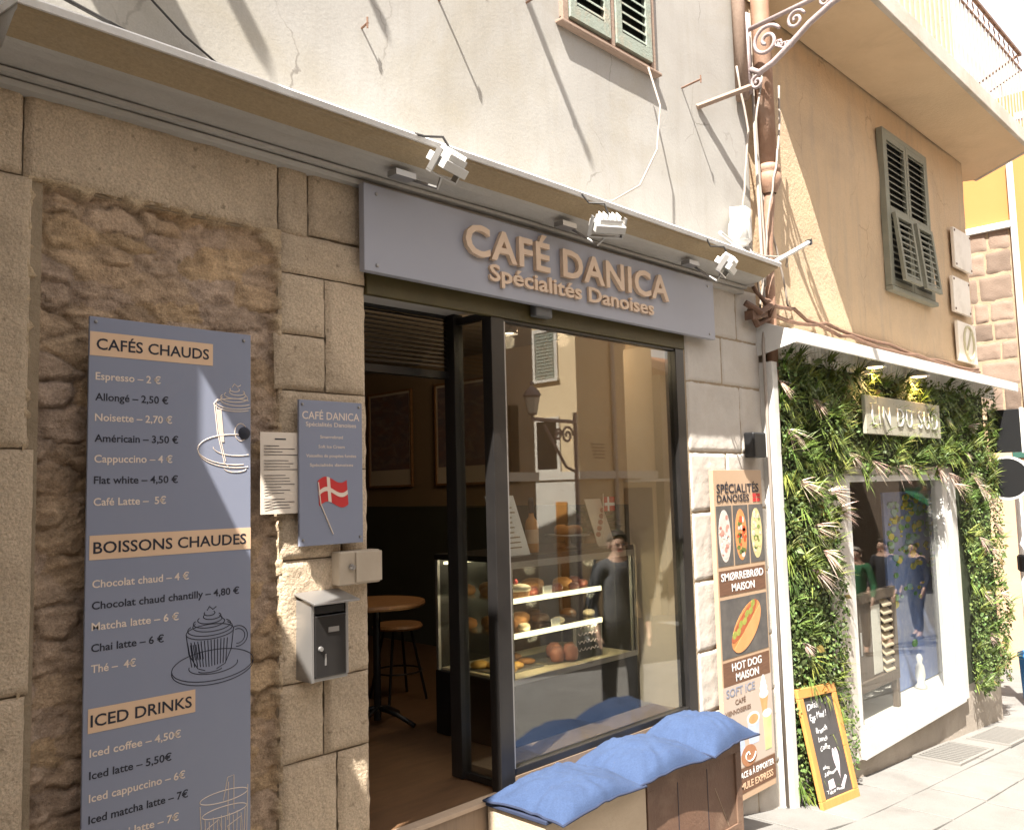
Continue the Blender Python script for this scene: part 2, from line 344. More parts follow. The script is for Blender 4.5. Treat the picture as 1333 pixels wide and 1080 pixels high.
for b in [(-.3,.83,.16,.98),(-.3,.85,-.55,.16),(-.3,.84,-1.2,-.55),(-.3,.86,-1.9,-1.2),(-.3,.80,.98,1.27),(.80,1.66,.975,1.27),(1.66,1.79,.975,1.27),(1.79,2.05,.99,1.27),
          (1.66,2.05,.83,.985),(1.66,1.86,.60,.83),(1.86,2.05,.39,.83),(1.64,1.86,.39,.60),(1.66,2.05,.10,.39),(1.66,1.93,-.23,.10),(1.93,2.05,-.23,.10),(1.66,2.05,-.67,-.23),(1.66,1.845,-.945,-.67),
          (1.845,2.05,-.945,-.67),(1.66,1.90,-1.27,-.945),(1.90,2.05,-1.27,-.945),(1.66,2.05,-1.52,-1.27),(1.66,1.86,-1.9,-1.52),(1.86,2.05,-1.9,-1.52)]:
    rough_block(mb, *b, 0)
mb.build('ashlar_wall', M['ashlar'], CB, smooth=True)
mb = MB()
zz = [-2.2,-1.75,-1.3,-.95,-.55,-.15,.2,.62,.92,1.27]
for i, (a, b) in enumerate(zip(zz, zz[1:])):
    s = 4.75 if i % 2 else 4.95
    rough_block(mb, 4.34, s, a, b, 0, gap=.001, amp=.003, proud=.008); rough_block(mb, s, 5.23, a, b, 0, gap=.001, amp=.003, proud=.008)
mb.build('right_pier', M['offwhite'], CB, smooth=True)
# rubble infill: real stones in relief
nu, nv = 150, 430; X0, X1, Z0, Z1 = .815, 1.672, -1.9, .985
rs = np.random.RandomState(3); P = []
zc = Z0
while zc < Z1+.05:
    xc = X0-.1+rs.rand()*.08; hh = rs.uniform(.055, .11)
    while xc < X1+.1: P.append((xc+rs.uniform(-.02,.02), zc+rs.uniform(-.03,.03), rs.uniform(.8,1.5), rs.rand())); xc += rs.uniform(.08,.26)
    zc += hh
P = np.array(P)
gx, gzz = np.meshgrid(np.linspace(X0, X1, nu+1), np.linspace(Z0, Z1, nv+1)); q = np.stack([gx.ravel(), gzz.ravel()], 1)
wob = np.array([[.018*noise.noise(Vector((a*16, b*16, 5)))+.008*noise.noise(Vector((a*45, b*45, 15))), .018*noise.noise(Vector((a*16, b*16, 9)))+.008*noise.noise(Vector((a*45, b*45, 19)))] for a, b in q])
dd = (q+wob)[:, None, :]-P[None, :, :2]; D = np.sqrt((dd[..., 0]*.6)**2+(dd[..., 1]*1.25)**2)
si = np.argsort(D, 1)[:, :2]; f1 = np.take_along_axis(D, si[:, :1], 1)[:, 0]; f2 = np.take_along_axis(D, si[:, 1:2], 1)[:, 0]
edge = np.clip((f2-f1)/.03, 0, 1); edge = edge*edge*(3-2*edge); idn = P[si[:, 0], 3]
nzz = np.array([fbm(a, 0, b, 18, 5) for a, b in q]); big = np.array([fbm(a, 7, b, 4, 3) for a, b in q])
hz = np.array([fbm(a*.5, 3, b*1.5, 30, 4) for a, b in q])
fn_ = np.array([fbm(a, 1, b, 70, 3) for a, b in q])
mk = np.clip(.5+2.2*big+.6*(hz), .12, 1)
hgt = edge*(.006+.026*idn)*mk+.012*(1-mk)+.008*nzz+.014*big+.004*hz+.0035*fn_
smear = np.clip(.5+1.1*big+.3*(idn-.5), 0, 1); hgt = hgt*(.35+.65*(1-smear*.7))
# rounded plaster frame toward the cut stone
rx = np.minimum(gx.ravel()-X0, X1-gx.ravel()); rz = Z1-gzz.ravel()
cx, cz = np.clip(.17-(X1-gx.ravel()), 0, 1), np.clip(.17-rz, 0, 1); cor = np.sqrt(cx**2+cz**2)
ed = np.where((cx > 0) & (cz > 0), np.clip(.17-cor, 0, 1), np.minimum(rx, rz)); ed = ed+.02*nzz+.01*hz
rim = np.clip(1.2-ed/.022, 0, 1)
Y = (.045-hgt*1.15)*(1-rim)+(-.003)*rim
mb = MB(); mb.v = [tuple(t) for t in np.stack([q[:, 0], Y, q[:, 1]], 1)]
mb.f = [(j*(nu+1)+i, j*(nu+1)+i+1, (j+1)*(nu+1)+i+1, (j+1)*(nu+1)+i) for j in range(nv) for i in range(nu)]
ro = mb.build('rubble_infill', M['rubble'], CB, smooth=True)
ca = ro.data.color_attributes.new('tint', 'FLOAT_COLOR', 'POINT')
vals = []
for e_, i_, n_, s_, r_, h_, k_ in zip(edge, idn, nzz, smear, rim, hz, mk):
    vis = max(0, min(1, 1.05*e_*(.25+.75*((i_*7.3) % 1))*k_+.35*(1-k_)+.4*n_+.5*h_)); t = .72+.46*vis; w = ((i_*13.7) % 1)
    c = (t*(1+.10*w), t*(.97+.03*w), t*(.90+.22*(1-w)))
    vals += [*[x*(1-.25*s_)*(1-r_)+1.0*r_ for x in c], 1]
ca.data.foreach_set('color', vals)
# cornice
prof = [(.0,1.225),(-.042,1.228),(-.048,1.246),(-.036,1.253),(-.066,1.256),(-.071,1.268),(-.058,1.275),(-.094,1.277),(-.155,1.286),(-.178,1.294),(-.19,1.302),(-.265,1.338),(-.285,1.342),(-.288,1.360),(.0,1.408),(.02,1.42),(.02,1.225)]
mb = MB(); n = 90; m = len(prof); 
for i in range(n+1):
    x = .695+(5.0-.695)*i/n
    for k, (y, z) in enumerate(prof):
        j = .004*fbm(x, k*.4, 1, 3)+.0025*nse(x, k, 4, 17); mb.v.append((x, y+j, z+.006*nse(x, 0, 8, .9)+.6*j))
ff = lambda ks: [(i*m+k, i*m+(k+1)%m, (i+1)*m+(k+1)%m, (i+1)*m+k) for i in range(n) for k in ks]
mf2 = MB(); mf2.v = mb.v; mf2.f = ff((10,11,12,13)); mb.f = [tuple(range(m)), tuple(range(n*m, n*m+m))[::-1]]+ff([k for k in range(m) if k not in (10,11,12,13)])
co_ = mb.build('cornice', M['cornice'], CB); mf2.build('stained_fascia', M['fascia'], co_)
mb = MB()
for i in range(60):
    x0, x1 = .69+4.32*i/60, .69+4.32*(i+1)/60
    za, zb = .006*nse(x0, 0, 8, .9), .006*nse(x1, 0, 8, .9)
    pr = [(-.302,1.352),(-.309,1.370),(-.297,1.381),(-.005,1.432),(-.005,1.410)]
    mb.add([(x0,y,z+za) for y, z in pr]+[(x1,y,z+zb) for y, z in pr], [(k,(k+1)%5,5+(k+1)%5,5+k) for k in range(5)]+([(0,1,2,3,4)] if i == 0 else []))
mb.build('zinc_flashing', M['zinc'], CB)
# doorway, shop window and room
MB().box(2.05, 4.33, -.012, .02, .80, .895).build('lintel_beam', M['olive'], CB, bevel=.004)
MB().box(2.05, 2.80, .055, .36, .855, .875).box(2.84, 4.33, .055, .20, .885, .895).build('soffit', M['soffit'], CB)
mb = MB().box(2.05, 2.80, .325, .345, .84, .855).box(2.05, 2.80, .315, .36, .545, .58).box(2.05, 2.075, .315, .36, -1.32, .58).box(2.24, 2.255, .32, .335, .58, .84)
for k in range(12): z = .595+.0205*k; mb.add([(2.05,.318,z),(2.8,.318,z),(2.8,.345,z+.014),(2.05,.345,z+.014),(2.05,.318,z+.004),(2.8,.318,z+.004),(2.8,.345,z+.018),(2.05,.345,z+.018)],[(0,1,2,3),(4,5,6,7),(0,1,5,4),(2,3,7,6)])
mb.build('louvred_transom', M['darkmetal'], CB)
mb = MB().box(2.75, 2.835, -.002, .06, -1.33, .80).box(2.765, 2.825, .27, .345, -1.315, .855).box(2.78, 2.81, .06, .27, -1.315, -1.285).box(2.78, 2.81, .06, .27, .80, .835)
mb.box(2.835, 4.245, .005, .055, -1.265, -1.232).box(2.835, 4.245, .005, .045, .786, .80).box(4.245, 4.33, -.002, .075, -1.33, .80)
wf = mb.build('window_frame', M['darkmetal'], CB, bevel=.003)
MB().box(2.8352, 2.843, .0, .05, -1.232, .786).build('steel_trim', M['steel'], wf)
MB().box(2.836, 4.245, .026, .034, -1.233, .787).build('window_pane', M['glass'], CB)
MB().box(2.791, 2.799, .06, .27, -1.286, .801).build('side_pane', M['glass'], CB)
MB().box(2.835, 4.33, .0, .3, -1.9, -1.266).build('stall_riser', M['riser'], CB)
MB().box(2.05, 2.76, .004, .04, -1.9, -1.337).build('step_riser', M['riser'], CB)
MB().box(2.05, 2.76, -.012, .045, -1.337, -1.317).build('step_nosing', M['tread'], CB, bevel=.003)
MB().box(.6, 5.4, .045, 4.7, -1.40, -1.32).build('room_floor', M['oak'], CB)
mb = MB().box(5.0, 5.1, .4, 4.7, -.13, 1.2).box(.5, .6, .4, 4.7, -.13, 1.2).box(.6, 5.0, 4.6, 4.7, -.13, 1.2).box(.6, 2.05, .4, .43, -.13, 1.2)
mb.build('room_wall', M['inwall'], CB)
mb = MB().box(4.99, 5.1, .4, 4.7, -1.32, -.13).box(.5, .61, .4, 4.7, -1.32, -.13).box(.6, 5.0, 4.59, 4.7, -1.32, -.13).box(.6, 2.05, .4, .44, -1.32, -.13)
mb.build('wainscot', M['wainscot'], CB)
MB().box(4.982, 5.0, .4, 4.6, -.14, -.115).build('dado_rail', M['wainscot'], CB)
MB().box(.5, 5.2, .4, 4.7, 1.15, 1.2).box(2.84, 4.33, .2, .4, .896, .93).box(2.84, 4.33, .38, .42, .93, 1.2).build('room_ceiling', M['ceiling'], CB)
MB().grid(lambda u, v: (4.30, .075+.34*u, -1.32+2.17*v), 40, 2).build('window_reveal', M['curtain'], CB, smooth=True)
MB().box(4.335, 5.0, .4, .42, -1.32, 1.2).build('inner_pier', M['inwall'], CB)
# upper window with peeling shutters (its sill is 2.39 above eye level)
wn_ = MB().box(3.27, 4.17, -.045, .02, 2.40, 2.418).box(3.30, 4.15, -.02, .02, 2.425, 2.45).build('window_sill', M['rustwood'], CB, bevel=.005)
mb = MB().box(3.30, 3.345, -.03, .0, 2.425, 3.75).box(4.085, 4.13, -.03, 0, 2.425, 3.75).box(3.70, 3.735, -.035, 0, 2.425, 3.75)
mb.build('shutter_frame', M['rustwood'], CB, bevel=.003)
def louvre(mb, x0, x1, z0, z1, y, st=.05, rail=.04, t=.035, pitch=.055, sl=.028):
    mb.box(x0, x0+st, y-t, y, z0, z1).box(x1-st, x1, y-t, y, z0, z1).box(x0+st, x1-st, y-t, y, z0, z0+rail).box(x0+st, x1-st, y-t, y, z1-rail, z1)
    z = z0+rail+.01
    while z < z1-rail-.02:
        mb.add([(x0+st,y-t+.004,z),(x1-st,y-t+.004,z),(x1-st,y-.004,z+sl),(x0+st,y-.004,z+sl),(x0+st,y-t+.004,z+.008),(x1-st,y-t+.004,z+.008),(x1-st,y-.004,z+sl+.008),(x0+st,y-.004,z+sl+.008)],
               [(0,3,2,1),(4,5,6,7),(0,1,5,4),(1,2,6,5),(2,3,7,6),(3,0,4,7)])
        z += pitch
louvre(m1 := MB(), 3.35, 3.69, 2.455, 3.72, -.012, rail=.075, t=.03); m1.build('shutter', M['shutgreen'], CB)
louvre(m1 := MB(), 3.745, 4.08, 2.455, 3.72, -.012, rail=.075, t=.03); m1.build('shutter', M['shutgreen'], CB)
MB().box(3.35, 4.08, -.008, -.002, 2.45, 3.75).build('dark_opening', M['black'], CB)

# ---------------------------------------------------------------- cafe sign and spotlights
SG = thing('shop_sign', 'long grey blue fascia sign with raised tan letters reading CAFÉ DANICA', 'shop sign', (3.3, -.05, .87))
MB().box(1.99, 4.565, -.08, -.045, .873, 1.225).build('sign_panel', M['bluesign'], SG, bevel=.003)
ptext('name_letters', 'CAFÉ DANICA', 2.51, -.082, 1.034, M['letter'], SG, h=.132, w=1.545, ext=.022, bold=.022, lsp=1.08)
ptext('tagline_letters', 'Spécialités Danoises', 2.66, -.082, .938, M['letter'], SG, h=.072, w=1.255, ext=.014, bold=.02)
mb = MB()
for x in (2.05, 4.5):
    for z in (.90, 1.19): mb.lathe([(0,-.086),(.006,-.085),(.008,-.08)], (x, 0, z), 10, 'y')
mb.build('screw', M['steel'], SG)
def spotlight(x, y, z, yaw, label):
    t = thing('floodlight', label, 'floodlight', (x, y, z), 'white floodlights on the cornice')
    a = Vector((math.cos(yaw), math.sin(yaw), 0)); b = Vector((-math.sin(yaw)*.6, math.cos(yaw)*.6, -.8)).normalized(); c = a.cross(b)
    P = Vector((x, y, z))
    m_ = MB().obox(P, a*.075, b*.018, c*.05); m_.obox(P-b*.03, a*.055, b*.014, c*.036)
    for k in range(5): m_.obox(P-b*.048+a*(-.044+.022*k), a*.003, b*.012, c*.034)
    m_.build('lamp_body', M['white'], t, bevel=.004)
    MB().obox(P+b*.019, a*.066, b*.002, c*.042).build('lamp_glass', M['clear'], t)
    br = MB(); br.obox(P+a*.082, a*.004, c*.014, b*.045); br.obox(P-a*.082, a*.004, c*.014, b*.045); br.obox(P+b*.05, a*.086, b*.003, c*.014)
    br.tube([P+b*.05, (x, y+.06, z-.075), (x, -.14, 1.265)], .007, 6); br.build('bracket', M['steel'], t)
    MB().tube([P-b*.045, (x-.03, y-.01, z+.10), (x-.07, y+.05, z+.11), (x-.10, -.30, 1.375)], .005, 6).build('lead', M['blackcable'], t)
    MB().obox((x-.06, -.17, 1.255), (.05, 0, 0), (0,.028,0), (0,0,.012)).build('mounting_plate', M['steel'], t)
    return t
spotlight(2.17, -.375, 1.255, .25, 'white floodlight on the cornice above the left end of the café sign')
spotlight(3.16, -.375, 1.215, -.5, 'white floodlight on the cornice above the word Danica, the middle of three')
spotlight(4.24, -.36, 1.215, .35, 'white floodlight at the right end of the cornice beside the downpipe')
cb = MB().tube([(.5,-.02,1.62),(.9,-.03,1.56),(1.35,-.03,1.47),(1.9,-.10,1.425),(2.4,-.12,1.42),(3.1,-.05,1.45),(3.8,-.10,1.425),(4.6,-.03,1.44),(5.1,-.02,1.5)], .007, 6)
solid('power_cable', 'black cable lying along the top of the café cornice', 'cable', cb, M['blackcable'], smooth=True)
solid('drooping_wire', 'thin white wire drooping from the green window sill to the cornice', 'cable', MB().tube([(4.02,-.05,2.40),(4.02,-.12,2.15),(3.91,-.16,1.85),(3.72,-.17,1.6),(3.5,-.15,1.47),(3.3,-.10,1.43)], .006, 6), M['cable'], smooth=True)
solid('slack_wire', 'thin black wire curving down the sunlit wall at upper left', 'cable', MB().tube([(1.0,-.03,1.83),(1.12,-.03,1.70),(1.28,-.03,1.585),(1.45,-.03,1.50),(1.62,-.05,1.44)], .004, 6), M['blackcable'], smooth=True)
# iron pins and washing-line rods standing out of the wall: their shadows rake down the plaster
for k, (x, z, l, r, lab) in enumerate([(3.05,2.42,.15,.006,'thin iron pin in the plaster just left of the green window'),(4.44,2.43,.14,.006,'thin iron pin in the plaster right of the green window'),(2.47,2.20,.11,.007,'short iron pin in the plaster between the two long rod shadows'),
        (2.05,1.91,.04,.005,'tiny iron stub in the plaster above the left floodlight'),(.20,3.75,.58,.040,'iron washing rod high on the wall above the left cornice'),(1.86,4.25,.70,.022,'iron washing rod high on the wall left of the green window'),(2.30,3.05,.20,.012,'iron washing rod above the middle of the café sign'),(.98,3.75,.50,.02,'slim washing rod high above the small slate sign')]):
    mb = MB().tube([(x,.02,z),(x,-l,z+.01)], r, 6).tube([(x,-l+.004,z-.012),(x,-l+.004,z+.035)], r*.8, 6)
    solid('wall_pin', lab, 'iron pin', mb, M['rust'], 'iron pins in the upper wall')
# unseen awning added at the left, its profile shaped to shade the pier
LA = thing('sun_blocker_awning', 'unseen awning added left of the café to shade the pier', 'awning', (-1, 0, 1.4))
MB().add([],[]).prism([(0,2.1),(-.42,2.1),(-.42,1.48),(-.80,1.12),(-1.0,.98),(-1.0,.72),(-.98,.72),(-.98,.95),(-.42,1.44),(0,1.44)], -2.4, .46).build('canopy', M['oppwhite'], LA)
FB = thing('sun_blocker_banner', 'unseen banner added left of the café to narrow the sun patches', 'banner', (.40, -.7, 1.2))  # unseen, added; stepped outline blocks sun from the pier, wall and cushion backs
MB().prism([(-.22,3.0),(-.22,2.5),(-.43,2.5),(-.43,1.86),(-.72,1.82),(-.72,1.15),(-.99,1.15),(-.99,3.0)], .395, .405).build('cloth', M['oppwhite'], FB); MB().tube([(.40,0,3.01),(.40,-1.02,3.01)], .012, 8).build('pole', M['iron'], FB)
EH = thing('sun_blocker_house', 'unseen tall house added left of the café to shade the street', 'building', (-10, -4, -1.3))  # unseen block added to shade the paving and cut its bounced light
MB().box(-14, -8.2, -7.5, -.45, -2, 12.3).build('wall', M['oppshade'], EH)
MB().prism([(-8,12.3),(0,12.3),(-4,12.9)], -14.2, -8.0).build('roof', M['roof'], EH)
LB = thing('left_house', 'plain rendered house left of the café behind the added sun blocking awning', 'building', (-4, 0, -1.5))
MB().box(-8, -.31, .0, 6, -2, 5.5).build('wall', M['ochre'], LB)
louvre(m1 := MB(), -2.2, -1.3, 1.9, 3.3, -.0); m1.build('shutter', M['shutter'], LB)

# ---------------------------------------------------------------- things on the left wall
MBD = thing('menu_board', 'tall slate blue drinks menu board with peach heading bands fixed to the rubble wall', 'menu board', (1.25, -.04, -1.75))
bend = lambda z: -.040+.0
MB().box(.982, 1.523, -.046, -.036, -1.75, .568).build('panel', M['blue'], MBD, bevel=.0015)
for b in ((.984,1.382,.447,.521),(.992,1.5225,-.175,-.102),(.996,1.327,-.683,-.612)): MB().box(b[0], b[1], -.0472, -.046, b[2], b[3]).build('heading_band', M['tan'], MBD)
for s, x1, z in (('CAFÉS CHAUDS', 1.368, .467), ('BOISSONS CHAUDES', 1.505, -.156), ('ICED DRINKS', 1.315, -.665)):
    ptext('heading', s, 1.003, -.0473, z, M['ink'], MBD, h=.034, w=x1-1.003, ext=.0008, bold=.012)
lines = [('Espresso – 2 €',1.204,.373),('Allongé – 2,50 €',1.23,.309),('Noisette – 2,70 €',1.243,.246),('Américain – 3,50 €',1.264,.182),('Cappuccino – 4 €',1.245,.119),('Flat white – 4,50 €',1.264,.054),('Café Latte –  5€',1.225,-.012),
 ('Chocolat chaud – 4 €',1.303,-.258),('Chocolat chaud chantilly – 4,80 €',1.48,-.322),('Matcha latte – 6 €',1.27,-.384),('Chai latte – 6 €',1.222,-.447),('Thé –  4€',1.135,-.508),
 ('Iced coffee – 4,50€',1.28,-.752),('Iced latte – 5,50€',1.25,-.816),('Iced cappuccino – 6€',1.295,-.881),('Iced matcha latte – 7€',1.305,-.942),('Iced chai latte – 7€',1.275,-1.005)]
for i, (s, x1, z) in enumerate(lines):
    ptext('menu_line', s, 1.002, -.0461, z, M['cream'] if (i if i < 7 else i-7 if i < 12 else i-12) % 2 == 0 else M['ink'], MBD, h=.0225, w=x1-1.002, ext=.0008, bold=.012)
mb = MB()
for x, z in ((1.0,.552),(1.495,.545)): mb.lathe([(0,-.052),(.004,-.0515),(.006,-.046)], (x, 0, z), 10, 'y')
mb.build('screw', M['steel'], MBD)
def strokes(polys, y, r=.0016, xmax=None, xmin=None):
    mb = MB()
    for p in polys:
        run = []
        for x, z in p+[(None, None)]:
            if x is not None and (xmax is None or x < xmax) and (xmin is None or x > xmin): run.append((x, y, z))
            else:
                if len(run) > 1: mb.tube(run, r, 4)
                run = []
    return mb
def ell(cx, cz, rx, rz, a0=0, a1=360, n=28): return [(cx+rx*math.cos(R(a0+(a1-a0)*i/n)), cz+rz*math.sin(R(a0+(a1-a0)*i/n))) for i in range(n+1)]
def swirl(cx, cz, w, h):
    return [ell(cx+.006*math.sin(k*2), cz+h*k/6, w*(1-k/6.6), w*.30*(1-k/7.5), 150, 400, 22) for k in range(6)]+[[(cx-.012,cz+h*.98),(cx-.004,cz+h*1.2),(cx+.008,cz+h*1.02),(cx+.02,cz+h*1.15)]]
c1 = [ell(1.465,.165,.135,.052), ell(1.468,.158,.135,.055,180,360), ell(1.47,.172,.085,.028,180,360), [(1.388,.318),(1.40,.22),(1.425,.12),(1.445,.10)], [(1.394,.316),(1.406,.22),(1.43,.125)], ell(1.465,.318,.078,.022), ell(1.465,.10,.04,.012,180,360)]+swirl(1.465,.325,.072,.055)+[ell(1.485,.225,.022,.03)]
c1 += [[(1.40+.004*k,.30),(1.414+.003*k,.19)] for k in range(4)]
strokes(c1, -.0465, .0015, 1.521).build('cup_drawing', M['cream'], MBD)
mbk = MB().lathe([(0,-.0535),(.014,-.053),(.021,-.05),(.022,-.046)], (1.498, 0, .222), 18, 'y'); mbk.build('wall_knob', M['ink'], MBD, smooth=True)
c2 = [ell(1.39,-.545,.142,.05), ell(1.39,-.552,.142,.054,175,365), ell(1.39,-.545,.085,.027,170,370), [(1.295,-.435),(1.305,-.50),(1.335,-.548),(1.36,-.558)], [(1.46,-.435),(1.452,-.50),(1.43,-.545),(1.40,-.558)], ell(1.378,-.558,.04,.008,180,360), ell(1.378,-.435,.083,.024), ell(1.475,-.462,.036,.034,-100,110), ell(1.475,-.462,.026,.024,-100,110)]+swirl(1.378,-.425,.078,.06)
c2 += [[(1.30+.0115*k,-.462-.004*abs(6.5-k)*0),(1.315+.0098*k,-.548+.003*abs(6-k)*.4)] for k in range(13)]+[[(1.31+.009*k,-.47),(1.318+.009*k,-.52)] for k in range(5)]
strokes(c2, -.0465, .0014).build('cup_drawing', M['ink'], MBD)
c3 = [[(1.345,-.985),(1.36,-1.25)], [(1.512,-.955),(1.505,-1.25)], ell(1.428,-.972,.084,.018), ell(1.43,-1.02,.078,.016,0,360), [(1.425,-.985),(1.44,-.915),(1.462,-.912),(1.462,-1.02)], [(1.44,-1.05),(1.443,-.93)]]+[[(1.362+.014*k,-1.03-.01*(k%2)),(1.368+.013*k,-1.2+.03*(k%3))] for k in range(11)]+[[(1.37,-1.06),(1.41,-1.04),(1.42,-1.08),(1.38,-1.10),(1.37,-1.06)],[(1.44,-1.07),(1.49,-1.05),(1.495,-1.10),(1.45,-1.11),(1.44,-1.07)]]
strokes(c3, -.0465, .0015, 1.521).build('glass_drawing', M['cream'], MBD)

PQ = thing('wall_plaque', 'small slate blue sign with a Danish flag left of the café doorway', 'sign', (1.85, -.045, -.18))
MB().box(1.712, 1.99, -.052, -.040, -.18, .352).build('panel', M['blue'], PQ, bevel=.0015)
for s, w, z, h in (('CAFÉ DANICA',.252,.282,.028),('Spécialités Danoises',.222,.256,.0155),('Smørrebrød',.10,.212,.011),('Soft Ice Cream',.115,.176,.011),('Vaisselles de poupées fumées',.22,.142,.011),('Spécialités danoises',.19,.108,.011)):
    ptext('sign_line', s, 1.851, -.0521, z, M['cream'], PQ, h=h, w=w, ext=.0006, bold=.004, align='CENTER')
def wavy(u, v): return (1.795+.128*u+.012*v*-.6, -.0535, -.045+.092*v+.018*math.sin(u*5.2+.4)+.022*u)
mf = MB().grid(wavy, 24, 6); mf.build('flag', M['red'], PQ)
def cr(u, v): x, y, z = wavy(u, v); return (x, -.0545, z)
mf = MB().grid(lambda u, v: cr(u, .42+.17*v), 24, 1).grid(lambda u, v: cr(.30+.11*u, .42*v), 3, 4).grid(lambda u, v: cr(.30+.11*u, .59+.41*v), 3, 4); mf.build('flag_cross', M['cream'], PQ)
MB().tube([(1.79,-.0545,.05),(1.80,-.0545,-.03),(1.853,-.0545,-.142)], .0022, 6).build('flag_staff', M['cream'], PQ)
mb = MB()
for x, z in ((1.725,-.158),(1.975,-.158),(1.725,.335),(1.975,.335)): mb.lathe([(0,-.058),(.004,-.0575),(.006,-.052)], (x, 0, z), 10, 'y')
mb.build('screw', M['steel'], PQ)
PN = thing('paper_notice', 'beige printed price list tucked behind the small blue sign', 'notice', (1.64, -.03, -.06))
MB().grid(lambda u, v: (1.565+.165*u, -.036-.004*math.sin(u*3), -.06+.29*v), 8, 4).build('sheet', M['paper'], PN)
mb = MB()
mb.box(1.62, 1.665, -.0405, -.040, .203, .208)
for k in range(22):
    z = .18-.0105*k
    if k in (4, 9, 17): continue
    mb.box(1.577, 1.577+rnd.uniform(.06,.14) if k not in (3,8) else 1.712, -.0405, -.0398, z, z+.0022)
mb.build('print', M['ink'], PN)
SB = thing('junction_box', 'beige weathered junction box on the stone above the letter box', 'electrical box', (1.97, 0, -.27))
MB().box(1.875, 2.062, -.062, -.005, -.335, -.21).build('housing', M['beigebox'], SB, bevel=.006)
MB().box(1.945, 2.066, -.069, -.062, -.328, -.215).build('cover', M['beigebox'], SB, bevel=.003)
MB().lathe([(0,-.083),(.008,-.082),(.011,-.074),(.012,-.066)], (1.925, 0, -.268), 12, 'y').build('screw_knob', M['steel'], SB)
LBX = thing('letter_box', 'small dark metal letter box with an open pale lid on the pillar', 'letter box', (1.8, 0, -.66))
MB().box(1.722, 1.735, -.108, -.008, -.655, -.372).box(1.735, 1.88, -.10, -.008, -.655, -.642).box(1.868, 1.88, -.108, -.008, -.642, -.372).box(1.735, 1.868, -.02, -.008, -.642, -.38).build('case', M['steel'], LBX, bevel=.002)
MB().box(1.737, 1.866, -.112, -.095, -.640, -.425).build('door', M['darkmetal'], LBX, bevel=.003)
MB().box(1.737, 1.866, -.104, -.08, -.420, -.392).build('post_flap', M['black'], LBX, bevel=.002)
MB().prism([(-.145,-.376),(.0,-.345),(.0,-.353),(-.145,-.384)], 1.712, 1.905).build('lid', M['steel'], LBX, bevel=.002)
MB().box(1.79, 1.835, -.1145, -.112, -.486, -.468).build('name_slot', M['steel'], LBX)
MB().lathe([(0,-.122),(.008,-.121),(.0095,-.112)], (1.757, 0, -.54), 12, 'y').box(1.775, 1.782, -.1135, -.112, -.60, -.56).build('lock', M['steel'], LBX)
WLN = thing('wall_lantern', 'white shade of a wall lamp at the left end of the cornice', 'lamp', (.60, -.2, 1.2))
MB().lathe([(0,.10),(.02,.10),(.035,.06),(.05,-.02),(.052,-.06),(.04,-.085),(0,-.09)], (.615,-.22,1.265), 16).build('shade', M['white'], WLN, smooth=True)
MB().tube([(.60,0,1.40),(.60,-.15,1.43),(.61,-.22,1.36)], .008, 8).build('arm', M['rust'], WLN, smooth=True)

# ---------------------------------------------------------------- bench and cushions
BN = thing('stone_bench', 'low beige stone bench base under the cushions beside the café step', 'bench', (3.0, -.2, -1.8))
MB().box(2.655, 3.335, -.345, -.004, -1.95, -1.335).build('block', M['benchstone'], BN, bevel=.008)
MB().box(2.64, 4.19, -.36, -.004, -1.335, -1.318).build('slab_top', M['navy'], BN, bevel=.004)
CR = thing('brown_crate', 'scuffed brown wooden box at the right end of the cushioned bench', 'box', (3.75, -.2, -1.85))
MB().box(3.34, 4.185, -.335, -.006, -1.80, -1.337).build('carcass', M['brown'], CR, bevel=.004)
mb = MB().box(3.345, 4.18, -.345, -.335, -1.39, -1.34).box(3.345, 4.18, -.345, -.335, -1.80, -1.745).box(3.345, 3.40, -.345, -.335, -1.745, -1.39).box(4.125, 4.18, -.345, -.335, -1.745, -1.39)
mb.build('face_frame', M['brown'], CR, bevel=.002)
mb = MB()
for x in (3.60, 3.86): mb.box(x, x+.004, -.3365, -.335, -1.73, -1.41)
mb.build('panel_groove', M['ink'], CR)
MB().tube([(3.93,-.3362,-1.52),(4.05,-.3362,-1.74)], .0012, 4).build('scratch', M['benchstone'], CR)
for k in range(2): MB().box(3.36+.72*k, 3.44+.72*k, -.32, -.02, -2.0, -1.80).build('foot', M['brown'], CR, bevel=.003)
